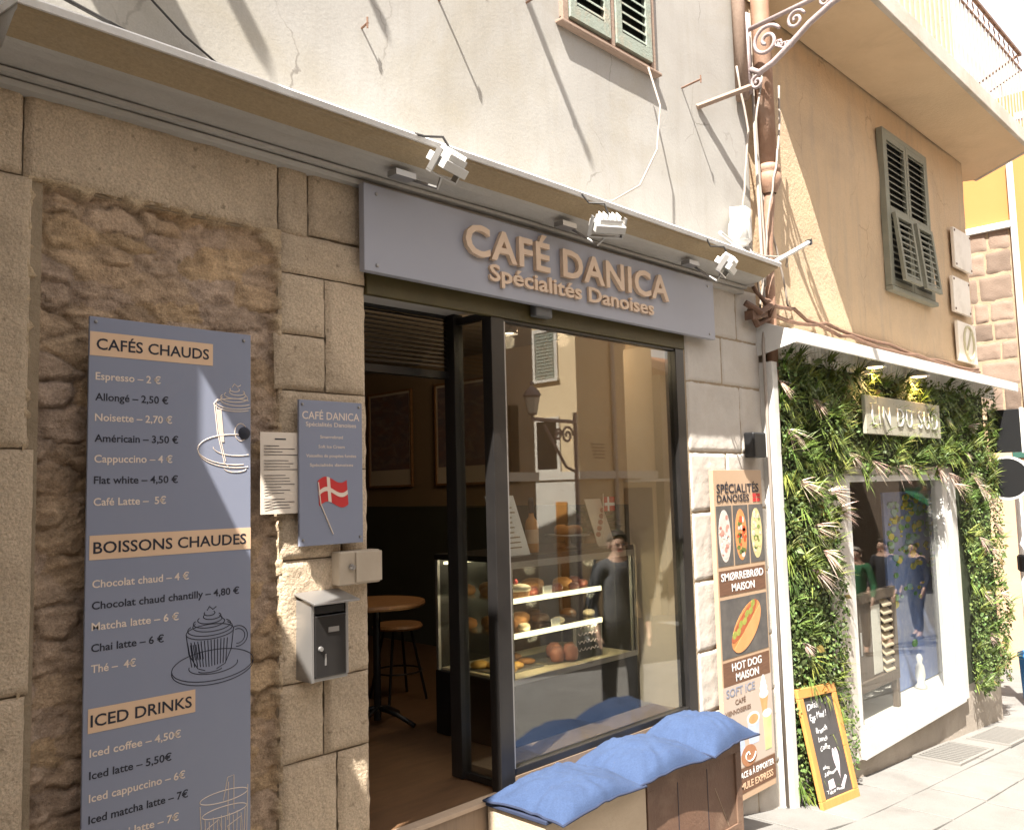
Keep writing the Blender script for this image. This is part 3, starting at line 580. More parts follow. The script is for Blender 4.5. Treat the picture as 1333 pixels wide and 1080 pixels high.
def cushion(cx, cy, z, w, d, h, rz, label, sd):
    t = thing('seat_cushion', label, 'cushion', (cx, cy, z), 'blue cushions on the bench')
    ca, sa = math.cos(rz), math.sin(rz); n = 44
    def face(sg):
        def fn(u, v):
            a, b = 2*u-1, 2*v-1
            pu, pv = 1-abs(a)**2.3, 1-abs(b)**2.8
            k = max(0, pu)**.8*max(0, pv)**.5
            pin = 1-.06*(1-abs(a)**2)*abs(b)**2; pin2 = 1-.05*(1-abs(b)**2)*abs(a)**2
            e = max(abs(a), abs(b)); ang = math.atan2(b, a)
            wr = .015*math.sin(ang*11+sd+2*math.sin(ang*5+sd))*max(0, e-.38)*(1.12-e)*2.6
            zz_ = sg*h*k*(.62 if sg > 0 else .38)+wr*(1 if sg > 0 else .3)+.012*fbm(a+sd, b, sd, 1.6)*k+.010*fbm(a, b, sd, 4.5)*k
            x, y = a*w/2*pin2, b*d/2*pin
            return (cx+x*ca-y*sa, cy+x*sa+y*ca, z+.014+h*.33*k+zz_-.02*max(0, -b)**2*abs(a)*.6)
        return fn
    MB().grid(face(1), n, n).grid(face(-1), n, n).build('cover', M['denim'], t, smooth=True)
    pts = []
    for i in range(80):
        s = i/80*4; e = int(s); f = s-e
        a, b = [(2*f-1,-1),(1,2*f-1),(1-2*f,1),(-1,1-2*f)][e]
        p = face(1)((a+1)/2, (b+1)/2); pts.append(p)
    MB().tube(pts, .0055, 6, closed=True).build('piping', M['navy'], t, smooth=True)
cushion(2.935, -.215, -1.322, .60, .43, .085, .05, 'blue cushion at the doorway end of the bench, nearest the step', 1.3)
cushion(3.50, -.20, -1.322, .565, .43, .10, -.04, 'middle blue cushion of the three on the bench', 4.1)
cushion(4.005, -.205, -1.318, .51, .44, .12, .08, 'plump blue cushion at the far end of the bench beside the food poster', 8.2)

# ---------------------------------------------------------------- food poster on the right pier
PO = thing('food_poster', 'tall food poster with open sandwiches, hot dog and soft ice on the right pier', 'poster', (4.8, -.05, -1.84))
MB().box(4.50, 5.075, -.058, -.03, -1.84, .092).build('panel', M['ptan'], PO, bevel=.002)
def flat(name, poly, m_, y, parent=PO): return MB().prism(poly, y-.0008, y, 'y').build(name, m_, parent)
dk = mat('photo_dark', (.07,.065,.065), .5, (.12,.11,.10), 14)
for k in range(3):
    x0 = 4.515+.19*k; flat('sandwich_photo', [(x0,-.478),(x0+.175,-.478),(x0+.175,-.122),(x0,-.122)], dk, -.059)
blobs = [(.62,.55,.50),(.70,.28,.10),(.62,.52,.26)]; tops = [[(.62,.30,.24),(.72,.68,.62),(.50,.22,.18)],[(.66,.10,.03),(.75,.68,.62),(.16,.2,.05)],[(.62,.60,.48),(.24,.30,.08),(.70,.60,.28)]]
for k in range(3):
    mb = MB(); m2 = [MB(), MB(), MB()]; cx = 4.60+.19*k
    mb.prism(ell(cx,-.30,.068,.155,0,355,22), -.0606, -.0598, 'y'); mb.build('bread_slice', mat('bread_%d' % k, blobs[k], .7, tuple(c*.75 for c in blobs[k]), 30), PO)
    for j in range(34):
        a, b = rnd.uniform(-1,1), rnd.uniform(-1,1)
        if a*a+b*b > 1: continue
        m2[j % 3].prism(ell(cx+a*.052, -.30+b*.132, rnd.uniform(.01,.022), rnd.uniform(.008,.02), rnd.uniform(0,90), rnd.uniform(0,90)+355, 9), -.0614-.0002*(j % 4), -.0606, 'y')
    for j in range(3): m2[j].build('topping', mat('topping_%d_%d' % (k, j), tops[k][j], .6, tuple(c*.6 for c in tops[k][j]), 40), PO)
bandm = mat('wood_print', (.17,.085,.05), .6, (.11,.055,.032), 6, stretch=(2,1,20))
flat('caption_band', [(4.515,-.648),(5.06,-.648),(5.06,-.503),(4.515,-.503)], bandm, -.059)
flat('hot_dog_photo', [(4.515,-1.012),(5.06,-1.012),(5.06,-.672),(4.515,-.672)], dk, -.059)
flat('caption_band', [(4.515,-1.168),(5.06,-1.168),(5.06,-1.032),(4.515,-1.032)], bandm, -.059)
def rot(poly, cx, cz, a): c, s = math.cos(a), math.sin(a); return [(cx+(x-cx)*c-(z-cz)*s, cz+(x-cx)*s+(z-cz)*c) for x, z in poly]
HC = (4.80,-.845)
bun = mat('bun_print', (.62,.29,.11), .5, (.48,.19,.06), 8); saus = mat('sausage_print', (.42,.12,.05), .45, (.30,.08,.03), 12); pick = mat('pickle_print', (.36,.36,.08), .5, (.22,.25,.05), 30)
flat('bun', rot(ell(HC[0],HC[1],.205,.095,0,355,26), *HC, .62), bun, -.0598)
flat('sausage', rot(ell(HC[0],HC[1]+.035,.19,.045,0,355,22), *HC, .62), saus, -.0606)
mb = MB()
for j in range(7): mb.prism(rot(ell(HC[0]-.14+.047*j, HC[1]+.04+.008*(-1)**j, .028, .02, 0, 350, 12), *HC, .62), -.0616-.0002*(j%2), -.0606, 'y')
mb.build('pickle_slices', pick, PO)
flat('bun_front', rot([(HC[0]-.2,HC[1]-.01),(HC[0]+.2,HC[1]-.01)]+ell(HC[0],HC[1]-.01,.2,.10,0,-180,20)[1:-1], *HC, .62), mat('bun_front', (.70,.33,.14), .5, (.58,.25,.09), 6), -.0618)
# soft ice section
pal = mat('pale_peach_print', (.46,.36,.285), .6, (.44,.385,.345), 2); flat('ice_background', [(4.502,-1.655),(5.073,-1.655),(5.073,-1.17),(4.502,-1.17)], pal, -.0585)
icew = mat('soft_ice_print', (.72,.69,.67), .5); cone = mat('cone_print', (.62,.33,.15), .6, (.5,.25,.1), 20); mat_g = mat('green_drink_print', (.38,.48,.20), .5, (.48,.55,.30), 8); cupb = mat('blue_cup_print', (.34,.42,.60), .5, (.48,.52,.66), 8)
for z, r in ((-1.28,.055),(-1.245,.045),(-1.215,.032),(-1.19,.018)): flat('soft_ice', ell(4.97,z,r,.026,0,355,16), icew, -.0595-.0003*(-z*10 % 3))
flat('cone', [(4.92,-1.295),(5.02,-1.295),(4.985,-1.43),(4.955,-1.43)], cone, -.0592)
flat('coffee_cup', [(4.76,-1.40),(4.90,-1.40),(4.885,-1.545),(4.775,-1.545)], cupb, -.0592); flat('coffee_foam', ell(4.83,-1.40,.075,.04,0,355,20), icew, -.0598); flat('coffee_surface', ell(4.83,-1.402,.058,.028,0,355,20), cone, -.0603)
flat('green_drink', [(4.945,-1.40),(5.05,-1.40),(5.035,-1.615),(4.96,-1.615)], mat_g, -.0600); flat('drink_cream', ell(4.997,-1.40,.055,.025,0,355,16), icew, -.0606)
flat('blue_bowl', ell(4.64,-1.53,.08,.06,0,355,20), cupb, -.0592)
flat('cinnamon_roll', ell(4.76,-1.60,.09,.062,0,355,22), mat('roll_print', (.40,.19,.10), .5, (.3,.13,.06), 12), -.0606)
strokes([[(4.76+.013*t*math.cos(t*1.1), -1.595+.009*t*math.sin(t*1.1)) for t in [i*.25 for i in range(24)]]], -.0612, .004).build('roll_icing', icew, PO)
flat('footer_band', [(4.502,-1.80),(5.073,-1.80),(5.073,-1.66),(4.502,-1.66)], bandm, -.0588)
for s, x, z, h, w, m_, al in (('SPÉCIALITÉS',4.53,-.045,.052,.50,'ink','LEFT'),('DANOISES',4.53,-.10,.043,.375,'ink','LEFT'),('SMØRREBRØD',4.787,-.563,.044,.50,'whiteprint','CENTER'),('MAISON',4.787,-.63,.044,.27,'whiteprint','CENTER'),
        ('HOT DOG',4.787,-1.09,.044,.35,'whiteprint','CENTER'),('MAISON',4.787,-1.152,.044,.27,'whiteprint','CENTER'),('SOFT ICE',4.70,-1.232,.046,.33,'blue','CENTER'),('CAFÉ',4.69,-1.285,.028,.12,'brown','CENTER'),('VIENNOISERIES',4.66,-1.335,.026,.29,'brown','CENTER'),
        ('SUR PLACE & À EMPORTER',4.787,-1.715,.034,.53,'whiteprint','CENTER'),('FORMULE EXPRESS',4.787,-1.78,.038,.50,'tan','CENTER')):
    ptext('poster_line', s, x, -.0605, z, M[m_], PO, h=h, w=w, ext=.0006, bold=.014, align=al)
mb = MB()
for i in range(2):
    for j in range(2): mb.box(4.955+.05*i, 4.995+.05*i, -.0605, -.058, -.105+.028*j, -.083+.028*j)
mb.build('little_flag', M['red'], PO)
# ---------------------------------------------------------------- inside the cafe
DC = thing('display_case', 'glass pastry display case with lit shelves behind the shop window', 'display case', (3.72, .65, -1.32))
MB().box(3.2, 4.26, .36, .96, -1.315, -.975).build('base', M['black'], DC, bevel=.006)
MB().box(3.2, 4.26, .36, .96, -.372, -.34).build('top', M['darkmetal'], DC, bevel=.004)
mb = MB()
for x in (3.205, 4.235): 
    for y in (.365, .935): mb.box(x, x+.02, y, y+.02, -.975, -.372)
mb.box(3.2, 4.26, .353, .36, -.40, -.365).box(3.2, 4.26, .353, .36, -.985, -.955).box(3.197, 3.21, .353, .36, -.955, -.40).box(4.245, 4.26, .353, .36, -.955, -.40)
mb.build('frame', M['steel'], DC, bevel=.002)
MB().box(3.21, 4.245, .362, .368, -.955, -.40).box(3.2005, 3.2055, .39, .93, -.955, -.372).build('case_glass', M['clear'], DC)
MB().box(3.21, 4.25, .94, .955, -.97, -.375).build('back_panel', M['darkmetal'], DC)
for z in (-.565, -.745):
    s = MB().box(3.225, 4.23, .42, .93, z-.007, z).build('shelf', M['clear'], DC)
    MB().box(3.225, 4.0, .408, .42, z-.022, z+.004).build('shelf_edge', M['strip'], s)
MB().box(3.225, 4.23, .38, .93, -.975, -.962).build('deck', M['tray'], DC)
MB().box(3.24, 4.22, .90, .92, -.40, -.385).build('strip_light', M['strip'], DC)
for z in (-.42, -.60, -.78):
    for x in (3.45, 3.95):
        l = bpy.data.lights.new('case_light', 'POINT'); l.energy = .55; l.color = (1, .84, .55); l.shadow_soft_size = .03
        o = bpy.data.objects.new('case_light', l); col.objects.link(o); o.parent = DC; o.location = (x-3.72, .44-.65, z+1.32)
def tray(x, y, z, lab):
    t = thing('pastry_tray', lab, 'tray', (x, y, z)); MB().box(x-.16, x+.16, y-.13, y+.13, z, z+.008).build('plate', M['steel'], t, bevel=.003)
    return t
def roll(mb, x, y, z, r, h):
    mb.lathe([(0,0),(r*.85,.0),(r,h*.35),(r*.9,h*.75),(r*.5,h),(0,h*1.02)], (x, y, z), 14)
def pastry(name, lab, cat, spots, z, r, h, m_, grp):
    for i, (x, y) in enumerate(spots):
        mb = MB(); roll(mb, x, y, z, r*rnd.uniform(.9,1.1), h*rnd.uniform(.9,1.15)); o = solid(name, lab, cat, mb, m_, grp, smooth=True)
tray(3.42, .62, -.961, 'steel tray at the left of the case floor with golden pastries'); tray(3.78, .62, -.961, 'steel tray on the case floor beside the pink cakes')
pastry('golden_pastry', 'flat golden pastry lying on the lit floor of the display case', 'pastry', [(3.33,.52),(3.42,.56),(3.36,.66),(3.47,.68),(3.31,.72)], -.951, .05, .03, M['custard'], 'golden pastries on the case floor')
pastry('pink_cake', 'small round pinkish brown cake in the middle of the case floor', 'cake', [(3.70,.50),(3.78,.47),(3.79,.60)], -.951, .045, .075, M['pinkcake'], 'pink cakes on the case floor')
pastry('bread_roll', 'brown crusted bread roll on the middle shelf of the display case', 'bread', [(3.32,.62),(3.40,.72),(3.50,.6),(3.62,.7),(3.3,.8)], -.744, .055, .05, M['bread'], 'bread rolls on the middle shelf')
pastry('tart', 'brown topped tart on the top shelf of the display case', 'tart', [(3.30,.60),(3.42,.74),(3.60,.6),(3.75,.72),(3.9,.62),(3.3,.82)], -.564, .065, .055, M['bread'], 'tarts on the top shelf')
choc = mat('chocolate_icing', (.09,.04,.02), .35, (.06,.028,.014), 30)
pastry('chocolate_bun', 'dark chocolate bun at the back of the shelves in the display case', 'bun', [(3.56,.78),(3.70,.62),(3.82,.78),(3.92,.6)], -.744, .05, .045, choc, 'chocolate buns on the middle shelf')
pastry('cream_tartlet', 'small pale cream tartlet on the middle shelf of the display case', 'tartlet', [(3.30,.50),(3.44,.50),(3.72,.50),(4.05,.55)], -.744, .035, .03, M['tray'], 'cream tartlets on the middle shelf')
pastry('berry_tartlet', 'small dark red tartlet on the top shelf of the display case', 'tartlet', [(3.52,.50),(3.63,.48),(3.72,.50),(3.84,.48),(4.0,.55),(4.1,.7)], -.564, .034, .035, mat('berry_top', (.22,.05,.04), .4, (.12,.03,.02), 40), 'berry tartlets on the top shelf')
pastry('almond_slice', 'flat brown almond slice on the case floor behind the pastries', 'pastry', [(3.55,.60),(3.60,.76),(3.9,.7),(3.95,.56),(4.08,.72)], -.951, .055, .025, M['bread'], 'almond slices on the case floor')
CK = thing('glazed_cake', 'dark round cake with pale icing and a red berry on the top shelf', 'cake', (3.38, .50, -.564))
MB().lathe([(0,0),(.075,0),(.078,.035),(0,.037)], (3.38,.50,-.564), 20).build('sponge', M['bread'], CK, smooth=False)
MB().lathe([(.06,.028),(.083,.032),(.085,.05),(.06,.062),(0,.066)], (3.38,.50,-.564), 20).build('icing', M['tray'], CK, smooth=True)
MB().lathe([(0,.062),(.012,.066),(.015,.078),(.008,.09),(0,.092)], (3.38,.50,-.564), 10).build('berry', M['red'], CK, smooth=True)
for x, z, lab in ((3.52, -.565, 'white price card at the front of the top shelf'), (3.58, -.745, 'white price card at the front of the middle shelf')):
    solid('price_card', lab, 'price card', MB().box(x, x+.07, .425, .428, z+.002, z+.045), M['whiteprint'])
CC = thing('chalk_sign', 'small dark chalk sign with pale scribbles standing in the display case', 'sign', (3.95, .45, -.96))
MB().box(3.80, 4.02, .44, .452, -.958, -.755).build('board', M['slate'], CC); MB().box(3.79, 4.03, .438, .455, -.755, -.745).box(3.79,3.80,.438,.455,-.958,-.755).box(4.02,4.03,.438,.455,-.958,-.755).build('frame', M['steel'], CC)
strokes([[(3.815+.012*i, -.78-.042*k+.010*math.sin(i*2.3+k)) for i in range(16)] for k in range(4)], .4385, .0022).build('scribble', M['chalkpink'], CC)
CD = thing('menu_card', 'pale printed card standing on the display case behind the glass', 'card', (3.3, .45, -.34))
MB().add([(3.17,.40,-.338),(3.40,.40,-.338),(3.37,.49,-.025),(3.16,.49,-.025),(3.17,.405,-.338),(3.40,.405,-.338),(3.37,.495,-.025),(3.16,.495,-.025)],[(0,1,2,3),(4,7,6,5),(0,4,5,1),(1,5,6,2),(2,6,7,3),(3,7,4,0)]).build('sheet', M['whiteprint'], CD)
mb = MB()
for k in range(9): zt = -.30+.026*k; yy = .3995+.09*(zt+.338)/.313-.0015; mb.box(3.245, 3.30+rnd.uniform(.01,.05), yy-.001, yy, zt, zt+.006)
mb.build('print', M['inwall'], CD)
BT = thing('syrup_bottle', 'orange bottle with black cap standing on the display case', 'bottle', (3.52, .50, -.34))
MB().lathe([(0,0),(.036,0),(.038,.01),(.038,.15),(.03,.175),(.015,.195),(.014,.215),(0,.215)], (3.52,.50,-.339), 18).build('bottle_body', M['pine'], BT, smooth=True)
MB().lathe([(.0,.215),(.017,.215),(.017,.27),(.012,.30),(0,.30)], (3.52,.50,-.339), 14).build('cap', M['black'], BT, smooth=True)
MB().lathe([(.0383,.05),(.0386,.05),(.0386,.125),(.0383,.125)], (3.52,.50,-.339), 18).build('bottle_label', M['tan'], BT)
DS = thing('cake_stand', 'glass domed cake stand full of brown pastries on the display case', 'cake stand', (3.88, .55, -.34))
MB().lathe([(0,0),(.07,0),(.02,.015),(.016,.06),(.13,.07),(.135,.078),(0,.078)], (3.88,.55,-.339), 22).build('stand', M['steel'], DS, smooth=True)
MB().lathe([(.122,.0785),(.124,.12),(.105,.165),(.06,.19),(.012,.197),(.010,.205),(.016,.215),(.012,.228),(0,.23)], (3.88,.55,-.339), 24).build('dome', M['clear'], DS, smooth=True)
pastry('croissant', 'brown croissant under the glass dome on the display case', 'pastry', [(3.84,.52),(3.92,.53),(3.88,.60)], -.26, .045, .05, M['bread'], 'croissants under the glass dome')
LF = thing('leaflet_holder', 'clear leaflet stand with a small Danish flag beside the cake dome', 'leaflet stand', (4.12, .5, -.34))
MB().add([(4.04,.45,-.338),(4.20,.45,-.338),(4.155,.52,-.06),(4.01,.52,-.06),(4.04,.456,-.338),(4.20,.456,-.338),(4.155,.526,-.06),(4.01,.526,-.06)],[(0,1,2,3),(4,7,6,5),(0,4,5,1),(1,5,6,2),(2,6,7,3),(3,7,4,0)]).build('leaflet', M['paper'], LF)
mb = MB(); 
for k in range(5): mb.prism(ell(4.06+.022*k, -.27+.035*k, .022, .016, 0, 350, 8), .463+.0085*k, .466+.0085*k, 'y')
mb.build('picture', M['pinkcake'], LF)
MB().tube([(4.10,.46,-.338),(4.10,.45,-.03)], .003, 6).build('flag_staff', M['cream'], LF)
MB().box(4.103, 4.20, .445, .448, -.135, -.05).build('flag', M['red'], LF); MB().box(4.103, 4.20, .4435, .4445, -.103, -.085).box(4.13, 4.146, .443, .4440, -.135, -.05).build('flag_cross', M['whiteprint'], LF)
PL = thing('pot_plant', 'dark green leafy pot plant behind the right end of the display case', 'plant', (4.42, .75, -.34))
mb = MB()
for k in range(150):
    a, b = rnd.uniform(0, 6.28), rnd.uniform(-.2, 1.3); d = Vector((math.cos(a)*math.cos(b), math.sin(a)*math.cos(b), math.sin(b))); l = rnd.uniform(.10, .24)
    c = Vector((4.40,.78,-.25)); tip = c+d*l+Vector((0,0,-.03)); s = d.cross(Vector((0,0,1))).normalized()*rnd.uniform(.02,.035); mid = c+d*l*.55
    mb.add([c+d*.03, mid+s, tip, mid-s], [(0,1,2,3)])
mb.build('foliage', M['green'], PL, fix=False)
MB().lathe([(0,0),(.06,0),(.08,.12),(.075,.12),(0,.11)], (4.40,.78,-.40), 16).build('pot', M['terracotta'], PL, smooth=True)
solid('side_counter', 'dark counter carrying the pot plant at the end of the display case', 'counter', MB().box(4.275, 4.6, .52, 1.0, -1.318, -.40), M['black'], bevel=.006)
TB = thing('cafe_table', 'round wooden topped café table inside the doorway', 'table', (3.12, 1.38, -1.32))
MB().lathe([(0,0),(.28,0),(.285,.012),(.28,.026),(0,.026)], (3.10,1.36,-.645), 32).build('table_top', M['wood'], TB)
MB().tube([(3.10,1.36,-.645),(3.10,1.36,-1.29)], .022, 10).build('column', M['black'], TB)
for k in range(4): MB().tube([(3.10,1.36,-1.22),(3.10+.12*math.cos(k*1.57+.4),1.36+.12*math.sin(k*1.57+.4),-1.25),(3.10+.24*math.cos(k*1.57+.4),1.36+.24*math.sin(k*1.57+.4),-1.305)], .014, 8).build('foot', M['black'], TB, smooth=True)
def stool(x, y, lab):
    t = thing('bar_stool', lab, 'stool', (x, y, -1.32), 'stools at the café table')
    MB().lathe([(0,0),(.16,0),(.165,.012),(.155,.028),(0,.03)], (x,y,-.87), 28).build('seat', M['wood'], t)
    for k in range(4):
        a = k*1.571+.6; MB().tube([(x+.09*math.cos(a),y+.09*math.sin(a),-.872),(x+.19*math.cos(a),y+.19*math.sin(a),-1.318)], .009, 8).build('leg', M['black'], t)
    MB().tube([(x+.155*math.cos(R(10*i)),y+.155*math.sin(R(10*i)),-1.14) for i in range(36)], .006, 6, closed=True).build('foot_ring', M['black'], t)
stool(3.58, 1.78, 'wooden seated metal stool behind the round café table'); stool(2.72, 1.62, 'wooden seated metal stool left of the round café table')
def picture(y0, y1, z0, z1, lab, hue):
    t = thing('framed_picture', lab, 'picture', (4.98, (y0+y1)/2, z0))
    MB().box(4.955, 4.98, y0, y1, z0, z0+.02).box(4.955, 4.98, y0, y1, z1-.02, z1).box(4.955, 4.98, y0, y0+.02, z0+.02, z1-.02).box(4.955, 4.98, y1-.02, y1, z0+.02, z1-.02).build('frame', M['wood'], t, bevel=.003)
    MB().box(4.965, 4.978, y0+.02, y1-.02, z0+.02, z1-.02).build('mount', M['paper'], t)
    MB().box(4.963, 4.965, y0+.04, y1-.04, z0+.16, z1-.04).build('print', mat('harbour_print', (.10,.13,.19), .4, hue, 5, 8, .9, stain=(.42,.36,.30), sscale=7, samt=.8, stretch=(1,1,2.2)), t)
picture(3.30, 3.95, .06, .95, 'framed harbour picture at the back, seen through the open doorway', (.28,.12,.08))
picture(2.22, 2.98, .06, .95, 'framed harbour picture behind the narrow side pane of the entrance', (.30,.16,.12))
def downlight(x, y, z, lab, m_, pw, colr):
    t = thing('ceiling_lamp', lab, 'lamp', (x, y, z))
    MB().lathe([(.0,.05),(.045,.05),(.05,.0),(.047,.0),(.04,.03),(0,.032)], (x,y,z), 20).build('housing', M['black'], t, smooth=True)
    MB().lathe([(0,.012),(.034,.012),(.04,.018),(0,.02)], (x,y,z), 18).build('bulb', m_, t, smooth=True)
    MB().tube([(x,y,z+.05),(x,y,1.15)], .006, 6).build('stem', M['black'], t)
    l = bpy.data.lights.new('ceiling_bulb', 'POINT'); l.energy = pw; l.color = colr; l.shadow_soft_size = .04
    o = bpy.data.objects.new('ceiling_bulb', l); col.objects.link(o); o.parent = t; o.location = (0, 0, -.04)
downlight(3.57, .68, .905, 'bright round ceiling lamp at the upper left corner of the shop window', M['lampglow'], 3.5, (1,.78,.5))
downlight(4.06, .68, .965, 'second ceiling lamp behind the top of the shop window', M['warmglow'], 3, (1,.7,.42))
solid('door_sensor', 'small grey door sensor under the middle of the café sign', 'sensor', MB().box(3.00, 3.12, -.055, -.013, .825, .88), M['sensor'], bevel=.008)
# ---------------------------------------------------------------- neighbouring ochre building
NB = thing('ochre_building', 'ochre plastered house with a balcony above the leafy shop front', 'building', (7.5, 0, -2.2))
mb = MB()
mb.grid(lambda u, v: (5.22+4.64*u, .012-.012*fbm(4.6*u, 5*v, 2, 1.0, 2)-.0015*nse(5*u, 5*v, 9, 7), .85+2.53*v), 130, 70)
mb.grid(lambda u, v: (5.22+4.64*u, .0, 3.35+4*v), 4, 4)
mb.build('plaster_wall', M['ochre'], NB, smooth=True)
MB().box(5.23, 9.85, .035, 5.0, .86, 7.35).box(9.70, 9.85, .04, 5.0, -2.6, .86).build('core', M['ochre'], NB)
BX1 = 9.95
mb = MB().prism([(5.35,.0),(9.85,.0),(9.85,.22),(10.45,.22),(10.52,.06),(9.97,-.615),(5.35,-.615)], 3.352, 3.37, 'z'); mb.build('balcony_soffit', M['balcony'], NB)
mb = MB().box(5.35, 9.97, -.64, -.6, 3.345, 3.50).prism([(9.97,-.64),(10.56,.06),(10.52,.08),(9.95,-.6)], 3.345, 3.50, 'z').box(5.35, 5.39, -.6, 0, 3.345, 3.50); mb.build('balcony_edge', M['balfront'], NB, bevel=.008)
MB().prism([(5.39,.0),(9.85,.0),(9.85,.2),(10.43,.2),(10.49,.06),(9.94,-.6),(5.39,-.6)], 3.371, 3.49, 'z').build('balcony_slab', M['balfront'], NB)
RZ = 4.36
rail = MB().box(5.36, BX1-.02, -.622, -.592, RZ-.02, RZ+.012).box(5.36, BX1-.02, -.616, -.598, RZ-.185, RZ-.165).tube([(BX1-.03,-.6,RZ),(BX1+.5,.05,RZ)], .014, 6).tube([(BX1-.03,-.6,RZ-.175),(BX1+.5,.05,RZ-.175)], .009, 6)
rail.build('hand_rail', M['rust'], NB, bevel=.003)
bb = MB().tube([(5.46,-.607,3.50),(5.46,-.607,RZ-.185)], .009, 6).build('baluster', M['baluster'], NB)
for k in range(1, 39):
    c = bb.copy(); col.objects.link(c); c.parent = NB; c.location = (.1155*k, 0, 0)
for k in range(4):
    c = bb.copy(); col.objects.link(c); c.parent = NB; c.location = (BX1-.037-5.46+.11*(k+1), .12+.12*k, 0)
mb = MB()
for k in range(28):
    x = 5.5+.16*k; mb.tube([(x+.05*(t/8-.5)+.0, -.607, RZ-.165+.145*t/8+.0) if t not in (2,3,5,6) else (x+.05*(t/8-.5)+(.022 if t < 4 else -.022), -.607, RZ-.165+.145*t/8) for t in range(9)], .006, 5)
mb.build('rail_ornament', M['rust'], NB)
# shuttered window, lower halves propped on hinges
SW = [(7.575, 8.07), (8.08, 8.575)]
MB().box(7.56, 8.59, -.006, .004, 1.70, 3.03).build('dark_opening', M['black'], NB)
MB().box(7.53, 8.66, -.055, .01, 1.632, 1.672).build('window_sill', M['shutter'], NB, bevel=.006)
MB().box(7.535, 7.575, -.045, .01, 1.675, 3.08).box(8.575, 8.615, -.045, .01, 1.675, 3.08).box(7.575, 8.575, -.045, .01, 3.035, 3.08).build('window_frame', M['shutter'], NB, bevel=.003)
for a, b in SW:
    mb = MB(); louvre(mb, a, b, 1.68, 3.035, -.008, pitch=.058, rail=.05); mb.box(a+.05, b-.05, -.045, -.01, 2.32, 2.39)
    s = mb.build('shutter', M['shutter'], NB)
    mb = MB(); louvre(mb, a+.06, b-.03, 1.72, 2.33, 0, st=.045, t=.03, pitch=.058)
    mb.v = [(x, -.048+y-.055*(2.33-z)/.61, z) for x, y, z in mb.v]
    mb.build('hinged_flap', M['shutter'], s)
# shop front
MB().box(5.215, 5.285, -.10, .03, -2.05, .80).build('side_strip', M['white'], NB, bevel=.003)
mb = MB(); mb.grid(lambda u, v: (5.285+.0+4.57*u, -.012-.004*fbm(9*u, v, 3, 5), -2.6+.62*v), 60, 8); mb.build('plinth', M['plinth'], NB, smooth=True)
MB().box(5.285, 6.36, -.008, .03, -1.98, .86).box(8.78, 9.85, -.008, .03, -1.98, .86).box(6.36, 8.78, -.008, .03, .05, .86).build('shop_front_wall', M['offwhite'], NB)
MB().box(6.02, 6.36, -.05, -.009, -2.0, .06).build('white_pilaster', M['offwhite'], NB, bevel=.004)
mb = MB().box(6.36, 6.44, -.045, .06, -1.98, .05).box(8.44, 8.56, -.045, .06, -1.98, .05).box(8.58, 8.74, -.06, -.009, -2.0, .06).box(6.36, 8.58, -.085, .06, -2.0, -1.885).box(6.44, 8.44, -.03, .06, .0, .05)
mb.build('shop_window_frame', M['white'], NB, bevel=.006)
MB().box(6.44, 8.44, .02, .028, -1.885, .0).build('shop_window_pane', M['glass2'], NB)
MB().box(6.3, 9.6, .06, 2.5, -1.95, -1.87).build('display_platform', M['oppwhite'], NB)
MB().box(6.2, 6.30, .06, 2.5, -1.9, .5).box(9.6, 9.69, .06, 2.5, -1.9, .5).box(6.2, 9.69, 2.5, 2.6, -1.9, .5).box(6.2, 9.69, .06, 2.6, .3, .5).build('shop_interior', M['offwhite'], NB)
# ---------------------------------------------------------------- things of the leafy shop
HT = thing('louvred_hatch', 'grey brown wooden hatch with louvres inside the leafy shop window', 'hatch', (7.0, .2, -1.87))
def hp(x, z): return x
mb = MB().box(6.72, 7.56, .10, .15, -1.64, -1.56).box(6.72, 7.56, .10, .15, -.96, -.88).box(6.72, 6.81, .10, .15, -1.56, -.96).box(7.47, 7.56, .10, .15, -1.56, -.96).box(6.74,6.79,.1,.15,-1.868,-1.64).box(7.49,7.54,.1,.15,-1.868,-1.64)
mb.build('frame', M['louvrewood'], HT, bevel=.004)
MB().box(6.81, 7.28, .125, .145, -1.56, -.96).build('door_leaf', M['louvrewood'], HT)
MB().box(7.09, 7.26, .121, .124, -1.54, -1.0).build('pale_panel', M['oppwhite'], HT); MB().box(6.83,6.87,.112,.124,-1.36,-1.18).build('handle', M['white'], HT, bevel=.006)
mb = MB()
for k in range(9): z = -1.555+.066*k; mb.add([(7.29,.10,z),(7.47,.10,z),(7.47,.145,z+.04),(7.29,.145,z+.04),(7.29,.10,z+.012),(7.47,.10,z+.012),(7.47,.145,z+.052),(7.29,.145,z+.052)],[(0,3,2,1),(4,5,6,7),(0,1,5,4),(1,2,6,5),(2,3,7,6),(3,0,4,7)])
mb.build('louvres', M['tray'], HT)
CV = thing('painted_backdrop', 'blue hanging backdrop with yellow and green flowers in the leafy shop window', 'backdrop', (8.6, .29, -1.87))
MB().box(7.88, 9.3, .28, .30, -1.86, -.10).build('cloth', mat('backdrop_blue', (.10,.17,.42), .8, (.22,.28,.46), 5, 8, .9, stain=(.34,.38,.50), sscale=8, samt=.7), CV)
fl = [MB(), MB(), MB()]
for k in range(170):
    x, z = rnd.uniform(7.95, 9.2), -.15-abs(rnd.gauss(0,.38)); z = max(z, -1.8); r = rnd.uniform(.02, .07)
    fl[k % 3].prism(ell(x, z, r, r*.5, rnd.uniform(0,180), rnd.uniform(0,180)+350, 7), .272-.001*(k % 5), .2795, 'y')
